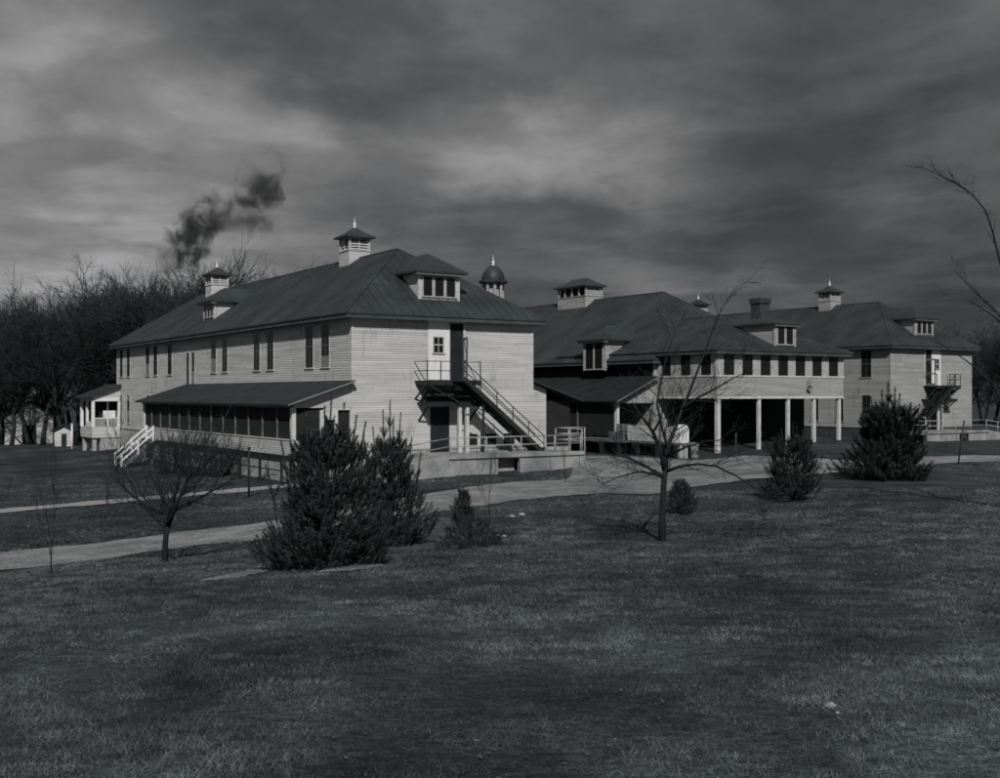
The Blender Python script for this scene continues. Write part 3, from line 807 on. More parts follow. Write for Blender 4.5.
# ------------------------------------------------------------------ loading dock by the middle building
dk = empty("loading_dock", tuple(W(20.0, -2.1)), TH)
tag(dk, "dark timber loading dock running beside the porch of the middle building", "dock")
m = MB(); m.box(0, 1.6, 4.8, 17, .26, .42); m.box(0, 1.6, 0, 4.79, .30, .42); m.build("deck", M["wood_grey"], dk)
m = MB()
for i in range(10):
    y = .2 + i * 1.8
    m.box(.03, .23, y, y + .2, -1.0, .26)
m.box(.5, 1.5, .3, 17, -1.0, .25)  # dark block standing in for the shaded void below the deck
m.build("timber_posts", M["darkwood"], dk)
m = MB(); m.box(0.002, .07, .7, 4.7, .44, 1.38); Fk = frame((0, 0, 0), (0, 1, 0), (-1, 0, 0)); siding(m, Fk, .7, 4.7, .44, 1.38); m.build("side_board", M["siding"], dk)
bn = empty("storage_bin", tuple(W(20.02, -2.12, .0)), TH)
tag(bn, "small white gabled bin at the near end of the loading dock", "bin")
m = MB(); m.prism([(0, 0, .43), (.72, 0, .43), (.72, 0, 1.3), (.52, 0, 1.5), (.2, 0, 1.5), (0, 0, 1.3)], (0, .65, 0)); m.build("body", M["white"], bn)
m = MB(); m.box(.14, .58, -.02, -.002, .6, 1.28); m.build("door", M["trim"], bn)
m = MB(); m.box(.05, .25, .05, .5, -.8, .43); m.box(.45, .68, .05, .5, -.8, .43); m.box(.25, .45, .2, .4, -.8, .43); m.build("leg", M["stone"], bn)
p = W(21.0, -2.3); gz = h(p.x, p.y)
cn = empty("trash_can", (p.x, p.y, gz)); tag(cn, "small pale metal can standing on the ground beside the white bin", "can")
m = MB(); m.smooth = True; m.lathe([(0, 0), (.22, 0), (.23, .1), (.22, .35), (.24, .36), (.235, .6), (.25, .72), (.245, .75)], (0, 0), 18); m.smooth = False; m.build("body", M["concrete"], cn)
m = MB(); m.smooth = True; m.lathe([(.27, .75), (.27, .79), (.2, .86), (.05, .88), (.03, .92), (0, .92)], (0, 0), 18); m.build("lid", M["concrete"], cn)
# stacked crates near the porch post
for i, (s, t, z0, lab) in enumerate(((20.5, 3.6, .42, "grey slatted crate, lower of the two stacked behind the dock side board"), (20.5, 3.65, .93, "grey slatted crate stacked on top of another by the porch post"),
                                     (20.55, 4.5, .42, "grey slatted crate standing alone on the dock deck next to the stacked pair"))):
    cr = empty("crate", tuple(W(s, t, z0)), TH + rnd.uniform(-.1, .1)); tag(cr, lab, "crate", "crates on the loading dock")
    m = MB()
    for k in range(4):
        z = .02 + k * .12
        m.box(-.3, .3, -.3, -.28, z, z + .09); m.box(-.3, .3, .28, .3, z, z + .09)
        m.box(-.3, -.28, -.28, .28, z, z + .09); m.box(.28, .3, -.28, .28, z, z + .09)
    m.build("slats", M["wood_grey"], cr)
    m = MB()
    for X in (-.28, .24):
        for Y in (-.28, .24): m.box(X, X + .04, Y, Y + .04, 0, .5)
    m.box(-.279, .279, -.279, .279, 0.0, .02)
    m.build("corner_posts", M["wood_grey"], cr)

# ------------------------------------------------------------------ concrete ramp and pipe rail
def ramp(s, t, mir, zg, label):
    e = empty("concrete_ramp", tuple(W(s, t)), TH); tag(e, label, "ramp", "concrete entrance ramps")
    S = -1 if mir else 1
    def bx(m, a, b, *r): a, b = a * S, b * S; m.box(min(a, b), max(a, b), *r)
    m = MB(); bx(m, 3.3, 11.6, -3.9, -.1, .02, .24); bx(m, 3.3, 11.6, -4.0, -3.7, .1, .28)
    m.build("deck", M["concrete"], e)
    m = MB()
    bx(m, 3.4, 6.0, -3.9, -3.6, zg, .02); bx(m, 7.6, 11.5, -3.9, -3.6, zg, .02); bx(m, 6.0, 7.6, -3.3, -3.2, zg, .02)
    for a in (3.3, 5.8, 7.5, 9.4, 11.3): bx(m, a, a + .35, -4.02, -3.901, zg, .015)
    bx(m, 3.4, 11.4, -.5, -.15, zg, .02)
    m.build("retaining_wall", M["concrete"], e)
    m = MB(); A = [(3.3 * S, -4.0, .24), (3.3 * S, -4.0, zg - .2), (-1.6 * S, -4.3, zg - .2), (-1.6 * S, -4.3, -.45)]
    m.prism(A, (0, 1.9, 0)); m.build("sloping_walk", M["concrete"], e)
    m = MB()
    for a in (3.5, 5.6, 7.7, 9.8, 11.5): m.tube([(a * S, -3.8, .2), (a * S, -3.8, 1.14)], [.03, .03], 8)
    for z in (.72, 1.13): m.tube([(3.5 * S, -3.8, z), (11.5 * S, -3.8, z)], [.03, .03], 8)
    for z in (.72, 1.13): m.tube([(3.5 * S, -3.8, z), (-1.2 * S, -4.0, z - .62)], [.028, .028], 8)
    for a in (2.0, .4, -1.2): m.tube([(a * S, -3.8 + (a - 3.5) * .04, .2 + (a - 3.5) * .13 - .2), (a * S, -3.8 + (a - 3.5) * .04, 1.13 + (a - 3.5) * .13)], [.028, .028], 8)
    m.build("pipe_railing", M["pipe"], e)
    m = MB()
    for y in (-3.8, -2.6, -1.4): m.tube([(11.6 * S, y, .2), (11.6 * S, y, 1.45)], [.03, .03], 8)
    for z in (.8, 1.12, 1.44): m.tube([(11.6 * S, -3.8, z), (11.6 * S, -1.4, z)], [.028, .028], 8)
    for a in (12.6, 13.6): m.tube([(a * S, -1.4, -.6), (a * S, -1.4, 1.45)], [.03, .03], 8)
    for z in (.8, 1.12, 1.44): m.tube([(11.6 * S, -1.4, z), (13.6 * S, -1.4, z)], [.028, .028], 8)
    m.build("gate_rail", M["pipe"], e)
    return e
ramp(0, 0, False, -1.3, "concrete ramp with pipe railing in front of the nearest white building")
r4 = ramp(64.5, 9.05, True, -1.5, "concrete ramp with pipe railing in front of the far right white building")

# ------------------------------------------------------------------ small things
def pole(px, Y, hgt, r, name, label, cat, m="iron", top=True, lean=0):
    p = atY(px, Y)
    e = empty(name, tuple(p)); tag(e, label, cat)
    b = MB(); b.tube([(0, 0, -.2), (lean * .5, 0, hgt * .5), (lean, 0, hgt)], [r, r * .95, r * .9], 8); b.build("shaft", M[m], e)
    if top: b = MB(); b.tube([(lean, 0, hgt), (lean, 0, hgt + .08)], [r * 1.5, r * 1.4], 8); b.build("cap", M[m], e)
    return e
pole(249, 47.5, 2.05, .05, "clothes_pole", "thin dark pole standing in the grass between the path and the road", "pole")
pole(107, 46.5, 1.7, .035, "stake", "thin dark stake in the lawn left of the bare young tree", "stake", top=False, lean=.06)
pole(736, 69, 1.25, .03, "stake", "short thin stake standing in front of the dark open bays", "stake", "wood_grey", top=False)
pole(958, 62, 2.4, .05, "leaning_pole", "leaning dark pole on the lawn at the right, in front of the far ward", "pole", top=False, lean=.35)

def rock(name, px, py, sx, sy, sz, m, label, cat="stone"):
    p = G(px, py)
    b = MB(); n = 9
    b.smooth = False
    rings = []
    for i in range(7):
        th = math.pi * i / 6
        for j in range(n):
            f = 1 + rnd.uniform(-.22, .22)
            b.v.append((sx * f * math.sin(th) * math.cos(2 * math.pi * j / n), sy * f * math.sin(th) * math.sin(2 * math.pi * j / n), sz * (math.cos(th) * f * .9 + .35)))
    for i in range(6):
        for j in range(n):
            j2 = (j + 1) % n
            b.f.append((i * n + j, i * n + j2, (i + 1) * n + j2, (i + 1) * n + j)); b.mi.append(0); b.sm.append(False)
    o = b.build(name, M[m], None); o.location = p
    tag(o, label, cat); return o
rock("stone", 145, 583, .14, .1, .09, "darkrock", "dark lump of stone on the lawn below the bare young tree")
rock("stone", 831, 707, .035, .025, .022, "rock", "small pale stone in the foreground grass at the right")
rock("stone", 838, 714, .018, .014, .012, "rock", "tiny pale stone beside the larger pale one in the foreground grass")
rock("stone", 501, 537, .13, .07, .05, "rock", "pale half-buried stone in the grass beside the low dark shrub")
rock("stone", 366, 560, .12, .08, .07, "rock", "pale stone at the right foot of the big pine")
rock("stone", 512, 517, .09, .07, .05, "rock", "small pale stone at the grass edge of the driveway")
rock("stone", 522, 515, .10, .07, .05, "rock", "pale flat stone nearest the driveway, right of the smaller one")

# low rail along the foot of the porch
rf_ = empty("rail_fence", tuple(W(-3.95, -.6)), TH); tag(rf_, "low dark rail on short posts running along the foot of the long screened porch", "fence")
m = MB(); m.box(-.03, .03, 0, 23.2, .02, .12); m.box(-.02, .02, 0, 23.2, -.42, -.36); m.build("rail", M["darkwood"], rf_)
for i in range(9):
    y = .1 + i * 2.85; q = W(-3.95, -.6 + y); m = MB(); m.box(-.055, .055, y - .055, y + .055, h(q.x, q.y) - .2, .30 if i % 3 == 1 else .019); m.build("post", M["darkwood"], rf_)

# far white sheds on the left
def shed(px, Y, w, d, hh, rh, rz, label, zoff=0):
    p = atY(px, Y)
    e = empty("shed", (p.x, p.y, p.z + zoff), rz); tag(e, label, "shed")
    m = MB(); m.box(-w / 2, w / 2, -d / 2, d / 2, -.4, hh)
    m.prism([(-w / 2 + .001, -d / 2 + .01, hh), (w / 2 - .001, -d / 2 + .01, hh), (0, -d / 2 + .01, hh + rh - .06)], (0, d - .02, 0))
    siding(m, frame((0, -d / 2, 0), (1, 0, 0), (0, -1, 0)), -w / 2, w / 2, 0, hh)
    m.build("wall", M["siding"], e)
    m = MB()
    for sg in (-1, 1):
        m.prism([(sg * (w / 2 + .3), -d / 2 - .3, hh - .15), (0, -d / 2 - .3, hh + rh), (0, -d / 2 - .3, hh + rh + .1), (sg * (w / 2 + .3), -d / 2 - .3, hh - .03)], (0, d + .6, 0))
    m.build("roof", M["shingle"], e)
    m = MB(); m.box(-w * .12, w * .16, -d / 2 - .06, -d / 2 - .025, 0, min(2, hh * .8)); m.build("door", M["darkwood"], e)
    return e
shed(32, 118, 4.6, 6, 2.9, 1.5, .3, "white shed with gabled roof among the bare trees at the far left")
shed(66, 108, 1.7, 2.4, 1.5, .5, .2, "tiny white hut between the far left shed and the long ward", 2.0 - 2.0)
pole(66 + 6, 100, 2.2, .09, "gate_post", "white post on the lawn left of the far entry porch", "post", "white")

# ------------------------------------------------------------------ bare trees
def grow(tr, tw, p, d, L, r, depth, maxd, g, n_seg, up=.12, rmin=.006, kids=3, spread=.75, wig=.16, sides=(8, 5, 4, 3, 3, 3)):
    pts = [Vector(p)]; rad = [r]; q = Vector(p); dd = Vector(d).normalized()
    seg = L / n_seg
    for i in range(n_seg):
        dd = (dd + Vector((g.uniform(-wig, wig), g.uniform(-wig, wig), g.uniform(-wig, wig) + up * (.3 if depth else .1)))).normalized()
        q = q + dd * seg; pts.append(q.copy()); rad.append(max(rmin, r * (1 - .55 * (i + 1) / n_seg)))
    (tr if depth <= 1 else tw).tube(pts, rad, sides[min(depth, 5)], cap=(depth < 2))
    if depth >= maxd: return
    nk = kids if isinstance(kids, int) else kids[min(depth, len(kids) - 1)]
    for c in range(nk):
        f = g.uniform(.3, 1.0) if depth else g.uniform(.42, 1.0)
        if c == 0: f = 1.0
        i = min(n_seg, max(1, int(round(f * n_seg))))
        base = pts[i]; rr = rad[i] * (.82 if c == 0 else g.uniform(.5, .75))
        ax = (pts[i] - pts[i - 1]).normalized()
        a = Vector((g.gauss(0, 1), g.gauss(0, 1), g.gauss(0, .6))); a = (a - ax * a.dot(ax)).normalized()
        sp = spread * g.uniform(.6, 1.2) * (.45 if c == 0 else 1)
        nd = (ax + a * sp + Vector((0, 0, up))).normalized()
        grow(tr, tw, base, nd, L * g.uniform(.55, .82), max(rmin, rr), depth + 1, maxd, g, max(3, n_seg - 1), up, rmin, kids, spread, wig, sides)

def bare_tree(name, seed, height, r0, maxd, kids, spread, up, rmin, n0=5, twm="twig", trunkfrac=.35, wig=.16):
    g = random.Random(seed)
    e = empty(name)
    tr, tw = MB(), MB()
    grow(tr, tw, (0, 0, -.15), (g.uniform(-.05, .05), g.uniform(-.05, .05), 1), height * trunkfrac, r0, 0, maxd, g, n0, up, rmin, kids, spread, wig)
    tr.build("trunk", M["bark"] if twm == "twig" else M["fartwig"], e); tw.build("crown", M[twm], e)
    return e

# ------ far woods: individual trees sharing a few shapes
far_protos = []
for k in range(5):
    e = bare_tree("bare_tree", 100 + k, 15, .24, 5, (5, 4, 4, 4, 5), .74, .04, .013, twm="fartwig", trunkfrac=.34)
    far_protos.append(e)
placed = 0
g = random.Random(5)
spots = []
for row, (Y, hs) in enumerate(((112, .92), (122, 1.0), (134, 1.08), (150, 1.12))):
    px = -60 + row * 7
    while px < 345:
        x = (px - 500) / F_PX * Y
        spots.append((px, Y + g.uniform(-4, 4), hs * g.uniform(.85, 1.1)))
        px += g.uniform(13, 20)
sidewords = []
for Y, hs in ((150, .95), (165, 1.0)):
    px = 862 + (Y - 150)
    while px < 1080:
        spots.append((px, Y + g.uniform(-4, 4), hs * g.uniform(.72, .9))); px += g.uniform(13, 19)
for i, (px, Y, s) in enumerate(spots):
    # keep clear of the long ward's far end
    q = atY(px, Y)
    lw = (q - C0); s_ = lw.dot(V_); t_ = lw.dot(U)
    if -4 < s_ < 13 and t_ < 53: continue
    if 49 < s_ < 68 and t_ < 60: continue
    if px < 120: s *= .93
    if 230 < px < 345: s *= .82
    s *= 1.36 * g.uniform(.86, 1.08)
    if px < 60: s *= .93
    src = far_protos[i % 5] if i < 5 else far_protos[g.randrange(5)]
    if i < 5: o = src
    else: o = copy_tree(src)
    o.location = (q.x, q.y, q.z); o.rotation_euler = (0, 0, g.uniform(0, 6.28)); o.scale = (s, s, s)
    if px < 500:
        tag(o, "bare dark tree in the wood behind the left ward", "tree", "bare trees in the wood behind the left ward")
    else:
        tag(o, "bare tree on the skyline behind the far right ward", "tree", "bare trees behind the far right ward")

# ------ near bare trees
def place(o, px, py=None, Y=None, rz=0, s=1):
    p = G(px, py) if py else atY(px, Y)
    o.location = p; o.rotation_euler = (0, 0, rz); o.scale = (s, s, s); return p

def limb_tree(name, px0, py0, limbs, seed, twl, kids, label, mpp_scale=1.0):
    g = random.Random(seed)
    P = G(px0, py0); e = empty(name, tuple(P)); tag(e, label, "tree")
    mpp = P.y / F_PX
    tr, tw = MB(), MB()
    for k, (L, r0, r1) in enumerate(limbs):
        pts = [Vector(((a - px0) * mpp, dy, (py0 - b) * mpp)) for (a, b, dy) in L]
        rad = [r0 + (r1 - r0) * i / (len(pts) - 1) for i in range(len(pts))]
        tr.tube(pts, rad, 8)
        if k == 0: continue
        for i in range(1, len(pts)):
            for c in range(kids):
                base = pts[i - 1].lerp(pts[i], g.random()); rr = (rad[i - 1] + rad[i]) / 2
                ax = (pts[i] - pts[i - 1]).normalized()
                a = Vector((g.gauss(0, 1), g.gauss(0, 1), g.gauss(0, 1))); a = (a - ax * a.dot(ax)).normalized()
                grow(tr, tw, base, (ax * .8 + a * .9 + Vector((0, 0, .25))).normalized(), g.uniform(*twl), max(.006, rr * .4), 2, 4, g, 4, .1, .0045, 3, .7, .14)
    tr.build("trunk", M["bark"], e); tw.build("crown", M["twig"], e)
    return e
limb_tree("young_tree", 165, 562, [([(165, 566, 0), (165, 548, 0), (166, 535, 0), (168, 524, 0)], .075, .058),
    ([(167, 528, 0), (162, 514, .2), (158, 498, .3), (152, 480, .4), (148, 462, .4)], .06, .014),
    ([(168, 526, 0), (176, 510, -.2), (184, 494, -.3), (192, 478, -.3), (204, 462, -.2), (214, 452, 0)], .06, .012),
    ([(168, 524, 0), (171, 506, .1), (175, 488, .2), (177, 468, .3), (176, 448, .3)], .05, .012),
    ([(163, 516, .2), (148, 506, -.1), (134, 492, -.3), (122, 478, -.4), (116, 470, -.4)], .04, .010),
    ([(176, 510, -.2), (192, 502, .2), (208, 492, .5), (224, 482, .7), (232, 478, .8)], .04, .010),
    ([(166, 532, 0), (152, 522, .4), (138, 514, .7), (126, 508, .9)], .03, .009)], 8, (.35, .75), 4,
    "small leafless tree with a low forked trunk beside the driveway at the left")

# the thin fruit tree left of the little pine: hand-laid limbs, then twigs
def fruit_tree():
    g = random.Random(12)
    P = G(662, 541); e = empty("fruit_tree", tuple(P)); tag(e, "slender leafless tree with arching limbs standing in the middle of the lawn", "tree")
    mpp = P.y / F_PX
    def S(px, py, dy=0): return Vector(((px - 662) * mpp, dy, (541 - py) * mpp))
    tr, tw = MB(), MB()
    limbs = [([(662, 546, 0), (662, 520, 0), (663, 500, 0), (664, 480, 0), (666, 466, 0)], .088, .062),
             ([(666, 466, 0), (668, 448, .1), (676, 430, .2), (684, 410, .3), (693, 390, .4), (703, 366, .5), (712, 342, .5), (722, 316, .6), (733, 297, .6), (742, 284, .6)], .055, .008),
             ([(664, 470, 0), (660, 450, -.1), (652, 432, -.2), (646, 424, -.3), (638, 414, -.4), (630, 402, -.4)], .06, .016),
             ([(665, 472, 0), (678, 466, -.2), (695, 463, -.4), (712, 465, -.6), (730, 474, -.8), (748, 486, -1), (756, 492, -1)], .045, .010),
             ([(664, 476, 0), (652, 470, .2), (640, 463, .3), (628, 458, .4), (610, 456, .4)], .045, .012),
             ([(664, 478, 0), (650, 472, -.3), (632, 471, -.5), (615, 475, -.7), (598, 482, -.8)], .035, .009),
             ([(668, 448, .1), (664, 430, .3), (660, 405, .5), (664, 380, .6), (672, 352, .7), (678, 335, .7)], .04, .010),
             ([(684, 410, .3), (698, 398, .1), (716, 388, -.1), (730, 379, -.2), (744, 372, -.3)], .04, .010),
             ([(667, 456, 0), (684, 446, -.4), (700, 440, -.7), (716, 438, -1.0)], .035, .010),
             ([(652, 432, -.2), (658, 418, -.5), (660, 400, -.7), (655, 385, -.8)], .03, .008)]
    for k, (L, r0, r1) in enumerate(limbs):
        pts = [S(*q) for q in L]
        rad = [r0 + (r1 - r0) * i / (len(pts) - 1) for i in range(len(pts))]
        (tr if k < 2 else tr).tube(pts, rad, 8 if k < 2 else 6)
        if k == 0: continue
        for i in range(1, len(pts)):
            for c in range(3 if not (k == 1 and i > 4) else 2):
                f = g.random(); base = pts[i - 1].lerp(pts[i], f); rr = (rad[i - 1] + rad[i]) / 2
                ax = (pts[i] - pts[i - 1]).normalized()
                a = Vector((g.gauss(0, 1), g.gauss(0, 1), g.gauss(0, 1))); a = (a - ax * a.dot(ax)).normalized()
                d = (ax * .8 + a * .9 + Vector((0, 0, .2))).normalized()
                grow(tr, tw, base, d, g.uniform(.3, .7), max(.005, rr * .35), 2, 4, g, 4, .08, .0038, 3, .7, .14)
    tr.build("trunk", M["bark"], e); tw.build("crown", M["twig"], e)
fruit_tree()

# tall tree just outside the right of the frame, arching limb into the sky
def edge_tree():
    g = random.Random(3)
    Y = 33.0; mpp = Y / F_PX
    P = atY(1034, Y); e = empty("roadside_tree", tuple(P)); tag(e, "leafless tree at the right edge whose long limb arches up into the sky", "tree")
    zb = P.z
    def S(px, py, dy=0): return Vector(((px - 1034) * mpp, dy, CAMZ + (HOR - py) * mpp - zb))
    tr, tw = MB(), MB()
    base_py = HOR + (CAMZ - zb) / mpp
    limbs = [([(1034, base_py + 5, 0), (1032, 500, 0), (1026, 420, 0), (1018, 350, 0), (1010, 290, 0)], .15, .07),
             ([(1010, 290, 0), (1000, 262, 0), (992, 235, -.1), (983, 212, -.2), (970, 196, -.2), (952, 184, -.2), (932, 173, -.1), (912, 163, 0)], .036, .006),
             ([(966, 193, -.2), (950, 186, -.5), (938, 183, -.7), (926, 178, -.8)], .016, .006),
             ([(1016, 335, 0), (1002, 312, .3), (988, 296, .5), (974, 280, .6), (964, 268, .7)], .035, .008),
             ([(1018, 350, 0), (1004, 330, -.3), (985, 316, -.5), (965, 306, -.7), (950, 300, -.7)], .03, .007),
             ([(1010, 290, 0), (1012, 240, .2), (1018, 190, .4), (1020, 130, .5), (1028, 80, .6)], .06, .012),
             ([(1022, 380, 0), (1040, 330, 0), (1060, 270, 0), (1080, 200, 0)], .06, .012),
             ([(1024, 400, 0), (1000, 384, .4), (978, 360, .8), (958, 345, 1), (944, 336, 1)], .03, .007)]
    for k, (L, r0, r1) in enumerate(limbs):
        pts = [S(*q) for q in L]
        rad = [r0 + (r1 - r0) * i / (len(pts) - 1) for i in range(len(pts))]
        tr.tube(pts, rad, 8)
        if k == 0: continue
        for i in range(1, len(pts)):
            for c in range(4 if k in (1, 2) else 3):
                base = pts[i - 1].lerp(pts[i], g.random()); rr = (rad[i - 1] + rad[i]) / 2
                ax = (pts[i] - pts[i - 1]).normalized()
                a = Vector((g.gauss(0, 1), g.gauss(0, 1), g.gauss(0, 1))); a = (a - ax * a.dot(ax)).normalized()
                grow(tr, tw, base, (ax * 1.2 + a * .6 + Vector((0, 0, .1))).normalized(), g.uniform(.15, .4) if k < 3 else g.uniform(.3, .6), max(.005, rr * .35), 3, 4, g, 4, .05, .004, 3, .6, .12)
    tr.build("trunk", M["bark"], e); tw.build("crown", M["twig"], e)
edge_tree()

for (px, py, hgt, seed, lab) in ((52, 574, 1.5, 41, "thin leafless sapling at the far left beside the driveway"), (490, 526, 1.3, 42, "thin leafless sapling in the grass right of the low dark shrub"),
                                 (566, 482, 1.2, 43, "tiny leafless sapling by the right end of the concrete ramp")):
    t = bare_tree("sapling", seed, hgt * 1.7, .02, 3, (5, 3, 2), .35, .25, .004, trunkfrac=.5)
    place(t, px, py); tag(t, lab, "sapling")

# leafless shrubs by the long porch
for i, (px, py, w, lab) in enumerate(((168, 474, 1.5, "round leafless shrub at the foot of the white porch stair"), (193, 476, 1.9, "large leafless shrub against the long porch, between two others"), (220, 477, 1.6, "leafless shrub against the long porch, farthest right of the three"),
                                      (456, 468, .5, "small leafless shrub growing at the ramp wall"))):
    g = random.Random(60 + i); e = empty("leafless_shrub"); tr, tw = MB(), MB()
    for k in range(24 if i == 3 else 64):
        a = g.uniform(0, 6.28); f = g.uniform(.15, 1.0)
        grow(tr, tw, (math.cos(a) * .15 * w, math.sin(a) * .15 * w, -.05), (math.cos(a) * f, math.sin(a) * f, .9), w * g.uniform(.55, .8), .018, 2, 4, g, 4, .1, .007, 3, .5, .15)
    tw.build("twigs", M["twig"], e)
    place(e, px, py); tag(e, lab, "shrub", None if i == 3 else "leafless shrubs along the porch")

# ------------------------------------------------------------------ pines
def needles(mb, p0, p1, ln, n, g, tipden=1.0, w=.006, ang=.62):
    p0 = Vector(p0); p1 = Vector(p1); ax = (p1 - p0)
    L = ax.length; ax.normalize()
    t1 = ax.orthogonal().normalized(); t2 = ax.cross(t1)
    for i in range(n):
        f = g.random() ** .8
        b = p0 + ax * L * f; spread_ = ang * (1.25 if f < .8 else .7)
        th = g.uniform(0, 6.28); rad = t1 * math.cos(th) + t2 * math.sin(th)
        d = (ax * g.uniform(.35, .95) + rad * spread_ * g.uniform(.7, 1.3)).normalized()
        l = ln * g.uniform(.7, 1.15); sd = d.cross(rad).normalized()
        if sd.length < .5: sd = t1
        s = sd * w * .5
        mb.v.extend([tuple(b - s), tuple(b + s), tuple(b + d * l)])
        k = len(mb.v); mb.f.append((k - 3, k - 2, k - 1)); mb.mi.append(0); mb.sm.append(False)

def pine(name, seed, hgt, wid, label, group=None, ln=.1, nshoot=600, w=.008, tops=((0, 0, 1.0),), matn="needle", low=.02, p=.62, den=46, slen=(.14, .26), gap=.25, ftop=.93):
    """bushy young pine: limbs from a trunk, shoots spread through the crown and up its outside"""
    g = random.Random(seed); e = empty(name); tag(e, label, "pine tree", group)
    tr, nd = MB(), MB()
    tr.tube([(0, 0, -.2), (.02, 0, hgt * .5), (0, .02, hgt * .88)], [hgt * .022, hgt * .014, .01], 7)
    lob = [(g.uniform(0, 6.28), g.uniform(.05, .95), g.uniform(.42, 1.5)) for _ in range(30)]
    def env(a, f):
        r = wid / 2 * (max(0.0, 1 - f) ** p) * (1 - .25 * max(0, .12 - f) / .12)
        for (la, lf, lv) in lob:
            da = (a - la + math.pi) % (2 * math.pi) - math.pi
            k = math.exp(-(da / .5) ** 2 - ((f - lf) / .10) ** 2)
            r *= 1 + (lv - 1) * k
        return r
    shoots = []
    for i in range(nshoot):
        f = low + (ftop - low) * g.random() ** 1.2
        a = g.uniform(0, 6.28); R0 = env(a, f)
        q = 1 - gap * g.random() ** 1.0 if g.random() < .72 else g.uniform(.3, .8)
        r = R0 * q
        out = g.uniform(.35, 1.15) * (1 - .45 * f)
        d = Vector((math.cos(a) * out * .8, math.sin(a) * out * .8, g.uniform(.5, 1.1))).normalized()
        L = g.uniform(*slen) * (1.25 if q > .9 else .9)
        b = Vector((math.cos(a) * r, math.sin(a) * r, f * hgt))
        shoots.append((b - d * L * .6, b + d * L * .4))
        if i % 9 == 0:
            z0 = max(.05, f * hgt - r * .35)
            m1 = Vector((math.cos(a) * r * .55, math.sin(a) * r * .55, z0 + r * .08))
            tr.tube([(0, 0, z0), m1, b], [hgt * .009, hgt * .006, .007], 5)
            shoots.append((m1, b))
    for (tx, ty, tf) in tops:
        b = Vector((tx * wid / 2 * .8, ty * wid / 2 * .8, hgt * (tf - .3))); t = Vector((tx * wid / 2, ty * wid / 2, hgt * tf))
        shoots.append((b, b.lerp(t, .5))); shoots.append((b.lerp(t, .4), t)); tr.tube([b - Vector((0, 0, .2)), t], [.014, .007], 5)
        for k in range(4):
            a = g.uniform(0, 6.28); b2 = b.lerp(t, .3)
            shoots.append((b2, b2 + Vector((math.cos(a) * .10, math.sin(a) * .10, .2)) * (hgt * .36)))
    for (q0, q1) in shoots:
        tr.tube([q0, q1], [.008, .005], 3, cap=False)
        needles(nd, q0, q1, ln, int(den * (q1 - q0).length / .2), g, w=w)
    tr.build("trunk", M["candle"], e); nd.build("crown", M[matn], e)
    return e
GP = "young pines on the lawn"
o = pine("pine_tree", 1, 3.0, 3.0, "big bushy pine in front of the long porch's near end, largest of the pines", GP, ln=.075, nshoot=2000, w=.011, p=.58, gap=.5, den=64, ftop=.86, slen=(.16, .30),
         tops=((.12, 0, 1.10), (.02, .1, 1.03), (.3, -.1, 1.05), (-.25, .1, .93), (-.4, -.1, .86), (-.52, 0, .80), (.55, .1, .93), (.72, 0, .84), (.0, -.3, .95), (-.15, -.3, .97), (-.68, -.2, .66), (.42, .2, .97)))
place(o, 322, 567)
o = pine("pine_tree", 2, 3.1, 2.15, "pine with tall upright shoots standing just behind the big bushy pine", GP, ln=.075, nshoot=1100, w=.011, p=.66, gap=.5, den=62, ftop=.82, slen=(.16, .3),
         tops=((.0, 0, 1.13), (-.16, .0, 1.05), (.24, 0, 1.03), (.5, -.1, .84), (-.6, 0, .86), (-.4, .1, .92), (.1, -.2, .98), (.7, 0, .72)))
place(o, 390, 545)
o = pine("pine_tree", 3, 2.55, 2.3, "open-branched pine in front of the open bays, second from the right", GP, ln=.12, nshoot=560, w=.013, matn="needle2", ftop=.82, p=.42, low=.1, gap=.5, den=48, slen=(.2, .36),
         tops=((.0, 0, 1.04), (-.35, .0, .95), (.3, 0, .94), (.6, .1, .8), (-.7, 0, .75), (.15, .1, 1.0)))
place(o, 793, 500)
o = pine("pine_tree", 4, 3.9, 3.9, "broad dark pine in front of the far right ward, rightmost of the pines", GP, ln=.16, nshoot=1100, w=.017, matn="needle2", ftop=.8, p=.52, gap=.4, den=50, slen=(.3, .5),
         tops=((.0, 0, 1.08), (-.14, .0, 1.0), (.16, 0, 1.02), (.3, .1, .95), (-.35, .1, .93), (.5, 0, .85), (-.6, 0, .72)))
place(o, 888, 480)
o = pine("pine_shrub", 5, 1.1, .95, "little round pine beside the slender leafless tree's trunk", GP, ln=.07, w=.010, nshoot=420, matn="needle2", p=.45, slen=(.1, .17), tops=((0, 0, 1.0), (.3, 0, .85)))
place(o, 681, 514)
o = pine("pine_shrub", 6, .7, 1.45, "low dark evergreen right of the big pines, nearest the pale stone", GP, ln=.07, w=.008, nshoot=330, matn="needle2", p=.4, slen=(.1, .17))
place(o, 470, 546)
o = pine("pine_shrub", 7, 1.0, .8, "narrow dark evergreen standing at the driveway edge behind the low one", GP, ln=.07, w=.009, nshoot=340, matn="needle2", p=.45, slen=(.1, .17))
place(o, 463, 522)

